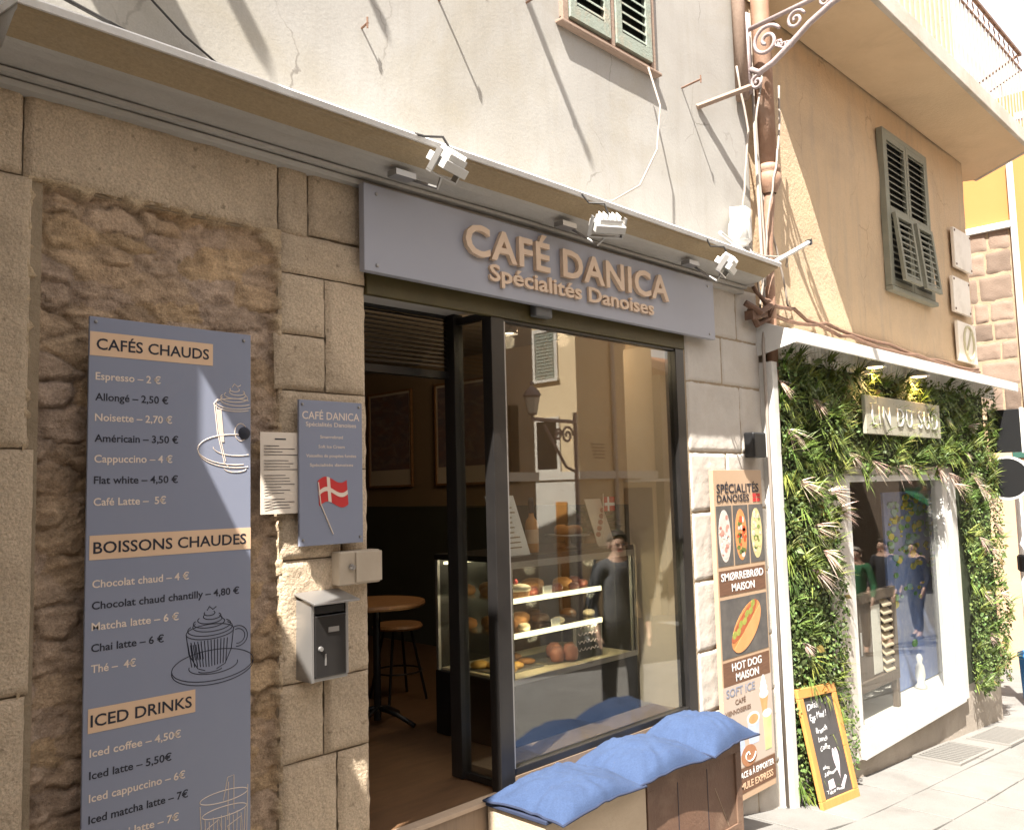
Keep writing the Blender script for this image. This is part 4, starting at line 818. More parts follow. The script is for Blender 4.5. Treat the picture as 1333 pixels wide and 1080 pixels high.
fl[0].build('yellow_flowers', mat('flower_yellow', (.55,.50,.06), .7), CV); fl[1].build('green_leaves', mat('leaf_print', (.10,.30,.08), .7), CV); fl[2].build('pale_leaves', mat('pale_leaf_print', (.25,.42,.40), .7), CV)
VS = thing('figurine', 'small pale ornament on the window platform of the leafy shop', 'ornament', (8.3, .18, -1.87))
MB().lathe([(0,0),(.05,0),(.055,.02),(.03,.05),(.045,.12),(.035,.2),(.02,.23),(.03,.27),(.018,.3),(0,.31)], (8.28,.2,-1.869), 16).build('ornament_body', M['white'], VS, smooth=True)
AW = thing('box_awning', 'long pale flat awning hood over the leafy shop front', 'awning', (7.7, 0, .95))
MB().add([(5.21,.0,1.085),(10.25,.0,1.085),(10.25,-.26,.985),(5.21,-.26,.985),(5.21,.0,1.06),(10.25,.0,1.06),(10.25,-.255,.955),(5.21,-.255,.955)],[(0,3,2,1),(4,5,6,7),(0,1,5,4),(1,2,6,5),(2,3,7,6),(3,0,4,7)]).build('hood', M['oppwhite'], AW, bevel=.004)
MB().box(5.21, 10.25, -.275, -.2555, .90, .99).build('front_lip', M['white'], AW, bevel=.004)
MB().add([(5.20,.0,1.08),(5.20,-.27,.98),(5.20,-.27,.90),(5.20,0,.84),(5.212,.0,1.08),(5.212,-.27,.98),(5.212,-.27,.90),(5.212,0,.84)],[(0,1,2,3),(4,7,6,5),(0,4,5,1),(1,5,6,2),(2,6,7,3),(3,7,4,0)]).build('end_panel', M['white'], AW)
mb = MB()
for k in range(84): mb.box(5.30+.058*k, 5.35+.058*k, -.062, -.03, .84, 1.06)
mb.build('back_slats', M['zinc'], AW)
def awn_lamp(x, lab):
    t = thing('awning_lamp', lab, 'lamp', (x, -.17, .9))
    mb = MB().lathe([(0,.05),(.05,.045),(.085,.01),(.09,.0),(.08,.0),(.0,.02)], (x,-.17,.872), 24); mb.build('shade', M['white'], t, smooth=True)
    MB().lathe([(0,.002),(.06,.002),(.06,.01),(0,.012)], (x,-.17,.872), 20).build('lens', M['warmglow'], t)
    MB().tube([(x,-.17,.92),(x,-.12,1.01)], .01, 6).build('stem', M['steel'], t)
    l = bpy.data.lights.new('awning_bulb', 'SPOT'); l.energy = 8; l.color = (1,.62,.25); l.spot_size = R(125); l.shadow_soft_size = .05
    o = bpy.data.objects.new('awning_bulb', l); col.objects.link(o); o.parent = t; o.location = (0, 0, -.04)
awn_lamp(6.72, 'lit warm lamp under the awning above the letters at the sign start'); awn_lamp(7.66, 'lit warm lamp under the awning nearer the far corner')
LS = thing('letter_sign', 'pale board reading LIN DU SUD in narrow white letters amid foliage', 'shop sign', (7.4, -.15, .37))
MB().box(6.52, 8.13, -.165, -.135, .36, .655).build('board', mat('sign_stone', (.36,.345,.27), .7, (.30,.285,.22), 4, bump=.2), LS, bevel=.004)
ptext('name_letters', 'LIN DU SUD', 6.62, -.167, .43, M['white'], LS, h=.155, w=1.42, ext=.008, bold=-.018, lsp=1.22)
# green wall: leaves, ferns and dried fronds in three panels
GW = thing('green_wall', 'living wall of box leaves, ferns and pale dried fronds framing the shop window', 'green wall', (7.6, -.05, -2.0))
def inside(x, z):
    if 5.29 < x < 6.12+.03*math.sin(z*7): return z > -1.93+.10*math.sin(x*9)
    if 8.78+.03*math.sin(z*6) < x < 9.95: return z > -2.0+.07*math.sin(x*8)
    return 6.0 < x < 8.9 and z > .08+.07*math.sin(x*5.3)+.04*math.sin(x*13)
MB().box(5.30, 6.08, -.03, -.0085, -1.85, .86).box(6.08, 8.85, -.03, -.0085, .12, .86).box(8.85, 9.84, -.03, -.0085, -1.9, .86).build('backing', M['moss'], GW)
def leafset(name, m_, quads, tints):
    n = len(quads); v = np.array(quads).reshape(-1, 3); off = np.array(WL[GW.name])
    me = bpy.data.meshes.new(name); me.from_pydata([tuple(p) for p in v-off], [], [(4*i,4*i+1,4*i+2,4*i+3) for i in range(n)])
    a = me.color_attributes.new('tint', 'FLOAT_COLOR', 'POINT'); a.data.foreach_set('color', np.repeat(np.array(tints), 4, axis=0).ravel())
    me.materials.append(m_); o = bpy.data.objects.new(name, me); col.objects.link(o); o.parent = GW; WL[o.name] = WL[GW.name]
Q, T = [], []
def spot():
    while True:
        k = rnd.random()
        if k < .36: x, z = rnd.uniform(5.29, 6.15), rnd.uniform(-2.0, .88)
        elif k < .62: x, z = rnd.uniform(6.0, 8.9), rnd.uniform(0, .88)
        else: x, z = rnd.uniform(8.75, 9.95), rnd.uniform(-2.05, .88)
        if inside(x, z): return x, z
def depth(x, z): return -.055-.055*(.5+.9*fbm(x, 3, z, 2.6, 3))
for i in range(23000):
    x, z = spot(); f = fbm(x, 5, z, 1.7, 2); low = z < -.15 or x < 5.6
    if not low and rnd.random() < .55: continue
    y = depth(x, z)-rnd.uniform(-.01, .035); l = rnd.uniform(.016, .036); w = l*rnd.uniform(.32, .5)
    d = Vector((rnd.gauss(0,1), -abs(rnd.gauss(0,.7))-.1, rnd.gauss(.1,.9))).normalized(); s = d.cross(Vector((rnd.gauss(0,.5), -1, rnd.gauss(0,.5)))).normalized()*w
    c = Vector((x, y, z)); Q.append([c, c+d*l*.55+s, c+d*l, c+d*l*.55-s]); t = rnd.uniform(.6,1.35)*(1+.35*f); T.append((t*rnd.uniform(.8,1.2), t, t*.9, 1))
leafset('box_foliage', M['leafA'], Q, T)
Q, T = [], []
def blade(c, d, l, w, droop, tint, n=4):
    s = d.cross(Vector((0,-.6,1))).normalized()*w; p = Vector(c); dd = Vector(d); st = l/n
    for k in range(n):
        q = p+dd*st; dd = (dd+Vector((0,0,-droop))).normalized(); w0, w1 = 1-(k/n)**1.5, 1-((k+1)/n)**1.5
        Q.append([p-s*w0, p+s*w0, q+s*w1, q-s*w1]); T.append(tint); p = q
for i in range(760):
    x, z = spot()
    if z < -.2 and rnd.random() < .5: continue
    y = depth(x, z); up_ = rnd.random() < .5; base = rnd.uniform(0, 6.28); t = rnd.uniform(.55, 1.5); tint = (t*rnd.uniform(.8,1.35), t, t*.7, 1)
    for k in range(rnd.randint(9, 15)):
        a = base+rnd.gauss(0, .75); d = Vector((math.cos(a), -rnd.uniform(.35,1.0), math.sin(a))).normalized()
        blade((x, y, z), d, rnd.uniform(.09,.21), rnd.uniform(.004,.008), rnd.uniform(.05,.28), tint)
leafset('fern_foliage', M['fern'], Q, T)
Q, T = [], []
for i in range(420):
    x, z = spot(); y = depth(x, z)-.02; l = rnd.uniform(.05, .10); w = l*rnd.uniform(.22, .34)
    d = Vector((rnd.gauss(0,1), -rnd.uniform(.2,.9), rnd.gauss(-.3,.7))).normalized(); s = d.cross(Vector((rnd.gauss(0,.4), -1, rnd.gauss(0,.4)))).normalized()*w
    c = Vector((x, y, z)); m1_ = c+d*l*.45+Vector((0,-.006,0)); t = rnd.uniform(.6, 1.5); red = 1.9 if rnd.random() < .12 else 1
    Q += [[c, m1_+s, c+d*l, m1_], [c, m1_, c+d*l, m1_-s]]; T += [(t*red, t, t*.9, 1)]*2
leafset('broad_foliage', M['broad'], Q, T)
fr = [(5.42,.30,1),(5.50,-.05,1),(5.66,-.35,1),(5.78,-.52,1),(5.62,-.62,1.2),(5.95,-.12,1),(6.10,-.25,.9),(5.80,.52,.7),(6.35,.16,.8),(6.75,.10,1),(7.25,.06,1),(8.15,.06,.9),(8.45,.0,1),(8.65,-.10,1),(9.15,.0,1),(9.35,-.12,1),(9.55,-.25,.9),(9.65,.1,.8),(9.2,-.62,1),(9.5,-.75,.9),(9.7,-1.2,.8),(9.25,-1.15,.8),(9.4,-1.55,.8),(9.1,.45,.7),(5.36,.62,.7),(9.6,.5,.6),(5.5,-1.1,.5),(8.95,.2,.6),(9.72,-.5,.8)]
for x, z, s in fr:
    Q, T = [], []; y = depth(x, z)-.02; base = R(rnd.uniform(-75, -30)); t = rnd.uniform(.8, 1.2)
    for k in range(34):
        a = base+rnd.gauss(0,.40); d = Vector((math.cos(a), -rnd.uniform(.25,.95), math.sin(a))).normalized()
        blade((x-.04, y, z+.06), d, rnd.uniform(.12,.23)*s, rnd.uniform(.006,.011), .09, (t*rnd.uniform(.85,1.15), t*rnd.uniform(.85,1.05), t*.95, 1))
    leafset('dried_frond', M['frond'], Q, T)

CHB = thing('chalkboard', 'tall pine framed chalkboard with handwritten menu leaning on the green wall', 'chalkboard', (5.6, -.22, -2.07))
P0, PX, PZ = Vector((5.345,-.215,-2.055)), Vector((.545,.0,-.045)), Vector((-.05,.115,.745))
PN_ = PX.cross(PZ).normalized(); ux, uz = PX.normalized(), PZ.normalized(); Wb, Hb = PX.length, PZ.length
def cbp(x, z, d=0): return P0+ux*x+uz*z+PN_*d
def cbox(mb, x0, x1, z0, z1, d0, d1): c = (cbp(x0,z0,d0)+cbp(x1,z1,d1))/2; mb.obox(c, ux*(x1-x0)/2, PN_*(d1-d0)/2, uz*(z1-z0)/2)
mb = MB(); fwid = .062
cbox(mb,0,Wb,0,fwid,-.012,.014); cbox(mb,0,Wb,Hb-fwid,Hb,-.012,.014); cbox(mb,0,fwid,fwid,Hb-fwid,-.012,.0135); cbox(mb,Wb-fwid,Wb,fwid,Hb-fwid,-.012,.0135)
mb.build('frame', M['pine'], CHB, bevel=.004)
mb = MB(); cbox(mb, fwid-.005, Wb-fwid+.005, fwid-.005, Hb-fwid+.005, -.006, .002); mb.build('slate', M['slate'], CHB)
cf = lambda x, y, z: tuple(cbp(x, z, .0022-y))
def hand(s, x, z, h, w, tilt, m_='chalk'):
    ptext('chalk_line', s, x, 0, z, M[m_], CHB, h=h, w=w, ext=.0008, bold=-.004, fn=lambda X, Y, Z: cf(X+(Z-z)*.28+.004*math.sin(X*60), Y, Z+tilt*(X-x)+.005*math.sin(X*45+z*30)))
hand('Daish', .10, .615, .04, .15, .05); hand('Eggs Mand !', .105, .545, .04, .23, .06); hand('Brunch', .15, .46, .034, .16, .05); hand('Lunch', .155, .405, .032, .13, .05); hand('Coffee', .155, .35, .032, .14, .05)
hand('cakes', .13, .235, .022, .09, .05); hand('& gâteaux', .13, .195, .024, .19, .06); hand('Take away', .11, .085, .022, .27, .03)
mb = MB(); hrt = [(.345+.042*math.sin(t)**3, .27+.0075*(13*math.cos(t)-5*math.cos(2*t)-2*math.cos(3*t)-math.cos(4*t))*.9) for t in [i*.2618 for i in range(24)]]
mb.add([cf(a, -.0006, b) for a, b in hrt]+[cf(a, 0, b) for a, b in hrt], [tuple(range(24)), tuple(range(24, 48))[::-1]]+[(i,(i+1)%24,24+(i+1)%24,24+i) for i in range(24)])
for poly in ([(.33,.11),(.42,.17),(.44,.155),(.36,.09)], [(.16,.11),(.25,.115),(.24,.17),(.165,.165)]):
    mb.add([cf(a, -.0006, b) for a, b in poly]+[cf(a, 0, b) for a, b in poly], [(0,1,2,3),(7,6,5,4),(0,1,5,4),(1,2,6,5),(2,3,7,6),(3,0,4,7)])
mb.build('chalk_drawing', M['chalkpink'], CHB)

for y0, z0, z1, x0, x1, lab in ((-.03,2.13,2.54,9.27,9.80,'upper of the three pale stone plaques by the house corner'),(-.03,1.66,2.02,9.15,9.66,'middle pale stone plaque of three by the house corner')):
    t = thing('stone_plaque', lab, 'plaque', (x0, 0, z0), 'stone plaques at the corner')
    MB().box(x0, x1, -.045, -.012, z0, z1).build('slab', M['marble'], t, bevel=.006)
    mb = MB()
    for x in (x0+.03, x1-.03):
        for z in (z0+.03, z1-.03): mb.lathe([(0,-.053),(.01,-.051),(.013,-.045)], (x, 0, z), 10, 'y')
    mb.build('bolt', M['rust'], t)
t = thing('stone_plaque', 'lowest plaque near the corner with a faint round greenish relief', 'plaque', (9.2, 0, 1.2), 'stone plaques at the corner')
MB().box(9.20, 9.76, -.045, -.012, 1.17, 1.575).build('slab', M['marble'], t, bevel=.006)
MB().tube([(p[0],-.05,p[1]) for p in ell(9.5,1.37,.15,.17,0,350,24)], .014, 6, closed=True).tube([(9.4,-.05,1.25),(9.5,-.05,1.38),(9.58,-.05,1.5)], .012, 6).build('relief', mat('relief_stone', (.50,.46,.31), .7), t, smooth=True)
# downpipe, brackets and cables between the two houses
DP = thing('downpipe', 'terracotta rainwater downpipe with a collar between the two houses', 'downpipe', (5.33, -.08, -2))
MB().tube([(5.335,-.085,4.2),(5.335,-.085,2.06)], .062, 16).build('upper_pipe', M['terracotta'], DP, smooth=True)
MB().lathe([(.062,.1),(.076,.09),(.078,.05),(.066,.04),(.08,.03),(.082,-.02),(.06,-.07),(.045,-.10)], (5.335,-.085,2.05), 18).build('collar', M['terracotta'], DP, smooth=True)
MB().tube([(5.335,-.085,2.0),(5.34,-.08,1.92),(5.33,-.07,1.80),(5.325,-.055,1.6),(5.325,-.05,.9),(5.30,-.05,.2)], .038, 12).build('lower_pipe', M['terracotta'], DP, smooth=True)
solid('white_conduit', 'slim white conduit running down between the houses beside the downpipe', 'conduit', MB().tube([(5.24,-.05,3.2),(5.25,-.05,1.2),(5.19,-.06,.9),(5.17,-.075,-2.0)], .011, 8), M['cable'], smooth=True)
solid('brown_conduit', 'brown drain conduit on the edge of the grey wall behind the iron bracket', 'conduit', MB().tube([(5.10,-.05,4.2),(5.10,-.05,2.55)], .045, 10), M['rustwood'], smooth=True)
BK = thing('lamp_bracket', 'ornate wrought iron scroll bracket reaching out from the wall', 'bracket', (5.12, -.1, 2.8))
y0b = Vector((5.14,-.10,3.05)); bdir = Vector((-.02,-1.0,0)).normalized()
def bp(s, h): return tuple(y0b+bdir*s+Vector((0,0,h)))
mb = MB().tube([bp(0,-.02),bp(1.05,.02)], .016, 8).tube([bp(-.02,-.46),bp(-.02,.1)], .02, 8); mb.build('arm', M['iron'], BK, smooth=True)
def spiral(cs, ch, r0_, turns, a0, sg=1, n=40): return [bp(cs+sg*(r0_*(1-.85*i/n))*math.cos(a0+turns*6.283*i/n), ch+(r0_*(1-.85*i/n))*math.sin(a0+turns*6.283*i/n)) for i in range(n+1)]
mb = MB().tube([bp(0,-.30),bp(.06,-.34),bp(.16,-.31),bp(.28,-.24),bp(.42,-.15),bp(.58,-.08),bp(.8,-.03),bp(1.0,.0)], .02, 8)
mb.tube(spiral(.12,-.15,.11,1.6,.5), .013, 7).tube(spiral(.33,-.09,.065,1.5,.3), .011, 7).tube(spiral(.53,-.045,.042,1.5,.2), .009, 7).tube(spiral(.72,-.018,.03,1.4,.2), .008, 6).tube(spiral(.98,-.04,.05,1.5,1.5), .010, 7).tube(spiral(.04,-.40,.05,1.4,1.2), .011, 7)
for k in range(5): mb.tube(spiral(.20+.02*k,-.20-.008*k,.028,1.1,k*1.3), .007, 6)
mb.build('scroll_work', M['iron'], BK, smooth=True)
solid('wooden_batten', 'short weathered timber batten sticking from the wall under the iron bracket', 'batten', MB().tube([(4.60,.0,2.36),(4.93,-.20,2.53)], .02, 4), M['rustwood'], bevel=.003)
RD = thing('white_rod_arm', 'thin white angled metal arm projecting beside the downpipe over the foliage', 'bracket', (5.2, -.1, 1.45))
MB().tube([(5.14,-.12,1.40),(5.72,-.16,1.67)], .016, 8).build('arm', M['white'], RD); MB().tube([(4.30,-.30,1.43),(5.14,-.13,1.40)], .010, 8).build('brace', M['white'], RD)
MB().obox((5.73,-.16,1.675), (.012,0,.006), (0,.02,0), (0,0,.02)).build('end_cap', M['black'], RD)
EB = thing('antenna_box', 'crumpled white electrical housing on the wall above the right floodlight', 'electrical box', (4.9, -.05, 1.6))
MB().obox((4.93,-.085,1.66), (.075,.02,.01), (0,.055,.01), (.02,.01,.11)).grid(lambda u, v: (4.90+.085*math.cos(u*6.283)*max(0,math.sin(v*3.1416))**.6, -.09+.07*math.sin(u*6.283)*max(0,math.sin(v*3.1416))**.6+.01*nse(u*3,v*3,0,2), 1.60-.10*math.cos(v*3.1416)+.012*nse(u*5,v*5,3,1)), 20, 12).build('cover', M['white'], EB, smooth=True)
MB().tube([(4.93,-.1,1.5),(4.90,-.14,1.44),(4.96,-.16,1.42),(4.93,-.12,1.50)], .012, 6).build('cable_loop', M['cable'], EB, smooth=True)
cabs = [[(5.02,-.06,2.75),(5.06,-.10,2.3),(4.98,-.08,1.8),(5.02,-.1,1.5),(5.2,-.06,1.2)], [(5.22,-.14,2.75),(5.13,-.12,2.4),(5.20,-.09,2.0),(5.22,-.09,1.5),(5.16,-.06,1.1)], [(5.44,-.14,2.72),(5.40,-.15,2.4),(5.30,-.16,2.1),(5.24,-.10,1.7),(5.22,-.08,1.3)],
        [(4.2,-.1,1.44),(4.9,-.12,1.48),(5.5,-.1,1.56),(5.6,-.05,1.5)], [(5.05,-.08,1.28),(5.15,-.12,1.16),(5.4,-.05,1.13),(6.2,-.04,1.18),(7.4,-.04,1.15),(8.8,-.04,1.12),(9.8,-.03,1.13)], [(5.10,-.10,1.22),(5.3,-.10,1.18),(5.7,-.04,1.21),(6.6,-.05,1.12),(8.0,-.05,1.11),(9.8,-.04,1.10)], [(5.3,-.05,1.95),(5.5,-.05,1.5),(5.6,-.05,1.2)]]
labs = ['tangled grey cable hanging left of the downpipe', 'grey cable twisting just beside the downpipe collar', 'cable crossing in front of the upper downpipe', 'cable strung from the right floodlight past the downpipe', 'bundle cable running along the top of the awning hood', 'sagging cable lying on the awning hood under the bundle', 'short cable dropping right of the downpipe to the awning']
for p, l in zip(cabs, labs):
    q = []
    for a, b in zip(p, p[1:]):
        for k in range(5): t = k/5; q.append(Vector(a).lerp(Vector(b), t)+Vector((.012*nse(a[0]+t,b[2],k,3), -.006*nse(k,t,a[2],3), .02*nse(t*3,a[0],b[2],2)-.03*math.sin(t*3.14)*(abs(b[0]-a[0]) > .5))))
    q.append(Vector(p[-1])); solid('wall_cable', l, 'cable', MB().tube(q, .008 if 'bundle' not in l else .014, 6), M['cable'] if 'bundle' not in l else M['rust'], smooth=True)
solid('meter_box', 'small black service box on the pier above the food poster', 'electrical box', MB().box(4.96, 5.12, -.085, -.012, .17, .33), M['black'], bevel=.01)
solid('rusted_bracket', 'rusty clamp and cable knot where the pier meets the awning', 'bracket', MB().tube([(4.98,-.06,1.16),(5.06,-.12,1.10),(5.18,-.14,1.16),(5.26,-.08,1.10),(5.14,-.05,1.04),(5.02,-.07,1.12)], .022, 8).obox((5.1,-.07,1.1),(.1,0,.02),(0,.03,0),(0,0,.03)), M['rust'], smooth=False)
for x, y, lab in ((7.75,-.22,'nearer iron drain grate in the pale paving by the plinth'),(8.85,-.28,'farther iron drain grate in the pale paving')):
    t = thing('drain_grate', lab, 'drain grate', (x, y, gz(x)), 'drain grates in the paving')
    sl_ = -.081
    def gq(mb, xa, xb, ya, yb, h0, h1): mb.add([(a, b, gz(a)+h) for h in (h0, h1) for a, b in ((xa,ya),(xb,ya),(xb,yb),(xa,yb))], [(0,3,2,1),(4,5,6,7),(0,1,5,4),(1,2,6,5),(2,3,7,6),(3,0,4,7)])
    m1 = MB(); gq(m1, x-.40, x+.40, y-.16, y+.16, .004, .016); m1.build('pit', M['black'], t)
    m1 = MB(); gq(m1, x-.42, x+.42, y-.18, y-.155, .006, .026); gq(m1, x-.42, x+.42, y+.155, y+.18, .006, .026); gq(m1, x-.42, x-.395, y-.155, y+.155, .006, .026); gq(m1, x+.395, x+.42, y-.155, y+.155, .006, .026)
    for k in range(12): xx = x-.37+.0655*k; gq(m1, xx, xx+.016, y-.155, y+.155, .017, .025)
    m1.build('bars', M['grate'], t)

# ---------------------------------------------------------------- beyond the corner
YTOP = 5.6
YB = thing('yellow_building', 'yellow house with a rough stone corner strip beyond the ochre building', 'building', (14, 1.5, -2.7))
MB().box(14.0, 22, -.45, 8, -3.2, YTOP).build('wall', M['yellow'], YB)
MB().box(13.985, 14.0, -.45, 2.2, -3.2, .95).build('lower_wall', M['tanwall'], YB)
mb = MB(); tn = []
z = .95; k = 0
while z < 3.55:
    h = rnd.uniform(.27, .40); y = .62-rnd.uniform(0, .1)
    y = .60
    while y < 2.1:
        w = rnd.uniform(.26, .52) if k % 2 else rnd.uniform(.2, .42); w = min(w, 2.12-y) if 2.12-y < .6 else w
        n0 = len(mb.v); b_ = MB(); W, H = w-.014, h-.014; sd = rnd.uniform(0, 30); kk = rnd.uniform(.7, 1.2)
        def fn(u, v, y=y, z=z, W=W, H=H, sd=sd):
            e = min(u*W, (1-u)*W, v*H, (1-v)*H)+.012*nse(u*W, v*H, sd, 9); c = 1-math.exp(-max(e,0)/.009)
            return (14.0-.022-.020*c-.012*c*fbm(u*W+sd, v*H, sd, 6), y+.007+u*W, z+.007+v*H)
        mb.grid(fn, 12, 9); tn += [(kk, kk*.97, kk*.95, 1)]*(len(mb.v)-n0); y += w
    z += h; k += 1
qo = mb.build('stone_quoins', M['quoin'], YB, smooth=True); a = qo.data.color_attributes.new('tint', 'FLOAT_COLOR', 'POINT'); a.data.foreach_set('color', [c for t in tn for c in t])
MB().box(13.97, 13.999, .60, 2.2, .95, 3.62).build('quoin_mortar', M['mortar'], YB)
MB().box(13.90, 13.999, .54, 2.2, 3.62, 3.72).build('ledge', M['white'], YB, bevel=.01)
MB().tube([(13.94,.53,4.6),(13.94,.53,-2.7)], .045, 10).build('white_pipe', M['white'], YB)
MB().box(13.98, 14.0, -.42, .42, 5.2, 5.3).build('string_course', M['white'], YB)
MB().box(13.96, 13.985, .45, .78, .28, .72).build('green_hatch', mat('dark_green_paint', (.03,.09,.07), .5), YB, bevel=.01)
MB().box(13.95, 13.985, -.3, .45, -2.68, -.6).build('blue_door', mat('blue_paint', (.03,.16,.36), .5), YB, bevel=.01)
BS = thing('blade_sign', 'black rectangular hanging sign on the house corner beside the awning', 'sign', (9.95, -.2, .25))
MB().box(9.90, 9.94, -.36, -.05, .26, .70).build('sign_plate', M['black'], BS, bevel=.005); MB().box(9.885, 9.955, -.385, -.355, .25, .71).build('white_edge', M['white'], BS, bevel=.004); MB().tube([(9.92,-.05,.6),(9.86,.06,.6)], .012, 6).build('fixing', M['steel'], BS)
RS_ = thing('round_sign', 'black round hanging sign with a pale rim under the rectangular one', 'sign', (9.95, -.2, -.2))
MB().lathe([(0,-.02),(.20,-.02),(.205,0),(.20,.02),(0,.02)], (9.92,-.20,0.0), 32, 'x').build('disc', M['black'], RS_); MB().lathe([(.20,-.024),(.222,-.024),(.222,.024),(.20,.024)], (9.92,-.20,0), 32, 'x').build('rim', M['white'], RS_); MB().tube([(9.92,-.02,0),(9.86,.06,0)], .012, 6).build('fixing', M['steel'], RS_)
PS = thing('white_post', 'slim white awning post with a dark strap beyond the green wall', 'post', (10.6, -.12, -2.5))
MB().tube([(10.55,-.12,-2.48),(10.55,-.12,.0)], .035, 12).build('post', M['white'], PS, smooth=True); MB().lathe([(.036,0),(.055,.02),(.055,.16),(.036,.18)], (10.55,-.12,-1.0), 14).build('strap', M['black'], PS); MB().lathe([(0,0),(.09,0),(.08,.03),(.036,.05)], (10.55,-.12,-2.475), 16).build('base', M['steel'], PS)
solid('blue_bin', 'blue street bin standing behind the slim white post', 'bin', MB().lathe([(0,0),(.12,0),(.13,.02),(.15,.48),(.165,.49),(.16,.53),(.08,.57),(0,.575)], (11.35,.05,gz(11.35)), 20), M['blue_bin'] if 'blue_bin' in M else mat('blue_plastic', (.03,.17,.42), .5), smooth=True)
# ---------------------------------------------------------------- across the street (seen in the glass)
def pane_window(parent, axis, c, a0, a1, z0, z1, m_frame='oppwhite', m_sh='shutter'):
    # window with surround and shutter on a wall: axis 'y' = facade facing +y at y=c ; 'x' = facade facing -x at x=c
    mb1, mb2 = MB(), MB()
    def bx(mb, a, b, za, zb, d0, d1):
        if axis == 'y': mb.box(a, b, c+d0, c+d1, za, zb)
        else: mb.box(c-d1, c-d0, a, b, za, zb)
    bx(mb1, a0-.08, a1+.08, z1, z1+.08, .0, .03); bx(mb1, a0-.08, a0, z0, z1, 0, .03); bx(mb1, a1, a1+.08, z0, z1, 0, .03); bx(mb1, a0-.1, a1+.1, z0-.06, z0, 0, .06)
    w = mb1.build('window', M[m_frame], parent)
    bx(mb2, a0, a1, z0, z1, .002, .012); n = int((z1-z0)/.07)
    for k in range(n): bx(mb2, a0+.04, a1-.04, z0+.02+.07*k, z0+.055+.07*k, .012, .022)
    mb2.build('shutter', M[m_sh], w)
OA = thing('opposite_house', 'shaded beige house across the street from the café', 'building', (0, -5, -1.7))
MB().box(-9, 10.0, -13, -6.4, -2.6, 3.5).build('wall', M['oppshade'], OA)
MB().prism([(-13.3,3.5),(-6.1,3.5),(-9.8,4.6)], -9.2, 10.1).build('roof', M['roof'], OA)
MB().box(-9, 10.01, -6.4, -6.33, .14, .28).build('string_course', M['oppwhite'], OA)
for k in range(6): pane_window(OA, 'y', -6.4, -7.2+2.6*k, -6.3+2.6*k, 1.0, 2.4)
MB().box(9.0, 9.25, -6.4, -6.35, .5, 1.5).build('red_panel', mat('red_shutter', (.30,.07,.03), .7), OA); MB().box(9.42, 9.6, -6.4, -6.36, .1, 1.3).build('dark_window', M['black'], OA)
for k in range(4): MB().box(-6+3.3*k, -4.2+3.3*k, -6.4, -6.36, -1.9, -.2).build('shop_opening', M['louvrewood'], OA)
OB = thing('sunlit_house', 'cream ochre house on the far side street, its end wall in full sun', 'building', (13, -8, -2.3))
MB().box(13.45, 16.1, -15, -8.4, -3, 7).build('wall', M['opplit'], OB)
MB().box(13.38, 16.1, -15, -8.33, .20, .36).build('string_course', M['oppwhite'], OB); MB().box(13.41, 13.45, -15, -8.4, -3, .2).build('white_lower_storey', M['oppwhite'], OB)
for z in (2.3, .42): pane_window(OB, 'x', 13.45, -9.5, -8.95, z, z+1.0, m_sh='shutgreen' if z > 1 else 'darkmetal')
for z in (2.3,): pane_window(OB, 'x', 13.45, -11.2, -10.5, z, z+1.0)
MB().box(13.39, 13.41, -9.0, -8.7, -2.5, -.25).build('door', M['pine'], OB)
MB().tube([(14.6,-8.35,7),(14.6,-8.35,-2.4)], .05, 8).build('downpipe', M['offwhite'], OB)
mb = MB()
for k in range(5): mb.box(13.85+.02*k, 14.3, -8.399, -8.396, .9-.07*k, .93-.07*k)
mb.build('faded_lettering', M['oppshade'], OB); MB().box(14.9, 16.0, -8.4, -7.95, .12, .18).build('shop_canopy', M['oppwhite'], OB); MB().box(14.9, 15.9, -8.4, -8.37, -2.4, 0).build('shop_opening', M['louvrewood'], OB)
OC = thing('far_house', 'pale house with a low clay roof farther along the street', 'building', (19, -8, -3))
MB().box(16.11, 24, -13, -8.2, -4, 2.5).build('wall', M['oppshade'], OC); MB().prism([(-13.3,2.5),(-7.9,2.5),(-10.6,3.5)], 16.11, 24.2).build('roof', M['roof'], OC)
for k in range(3): pane_window(OC, 'y', -8.2, 17.0+2.6*k, 16.5+2.6*k, .4, 1.7)
OD = thing('end_house', 'tall pale sunlit house closing the end of the street', 'building', (36, -4, -4))
MB().box(36, 44, -16, 8, -5, 8).build('wall', M['oppwhite'], OD)
for k in range(5):
    for z in (-.6, 2.2, 5): pane_window(OD, 'x', 36, -12+3.2*k, -11+3.2*k, z, z+1.5)
GA = thing('green_awning', 'green shop awning across the street seen in the leafy shop window', 'awning', (26, -7, 0))
MB().add([(24.5,-6.2,-.2),(29.5,-6.2,-.2),(29.5,-4.9,-.9),(24.5,-4.9,-.9),(24.5,-6.2,-.26),(29.5,-6.2,-.26),(29.5,-4.9,-1.1),(24.5,-4.9,-1.1)],[(0,1,2,3),(4,7,6,5),(0,4,5,1),(1,5,6,2),(2,6,7,3),(3,7,4,0)]).build('canopy', M['green_cloth'], GA)
OE = thing('corner_shop', 'low brown shop block beneath the green awning', 'building', (27, -8, -3.3))
MB().box(24.3, 30, -12, -6.2, -4.5, 2).build('wall', M['louvrewood'], OE); MB().prism([(-12.2,2),(-6.0,2),(-9,3)], 24.2, 30.1).build('roof', M['roof'], OE)
LT = thing('street_lantern', 'old grey street lantern on a scrolled iron arm across the street', 'street lamp', (10.62, -6.08, -2.5))
lx, ly, lz = 9.56, -6.02, 1.13
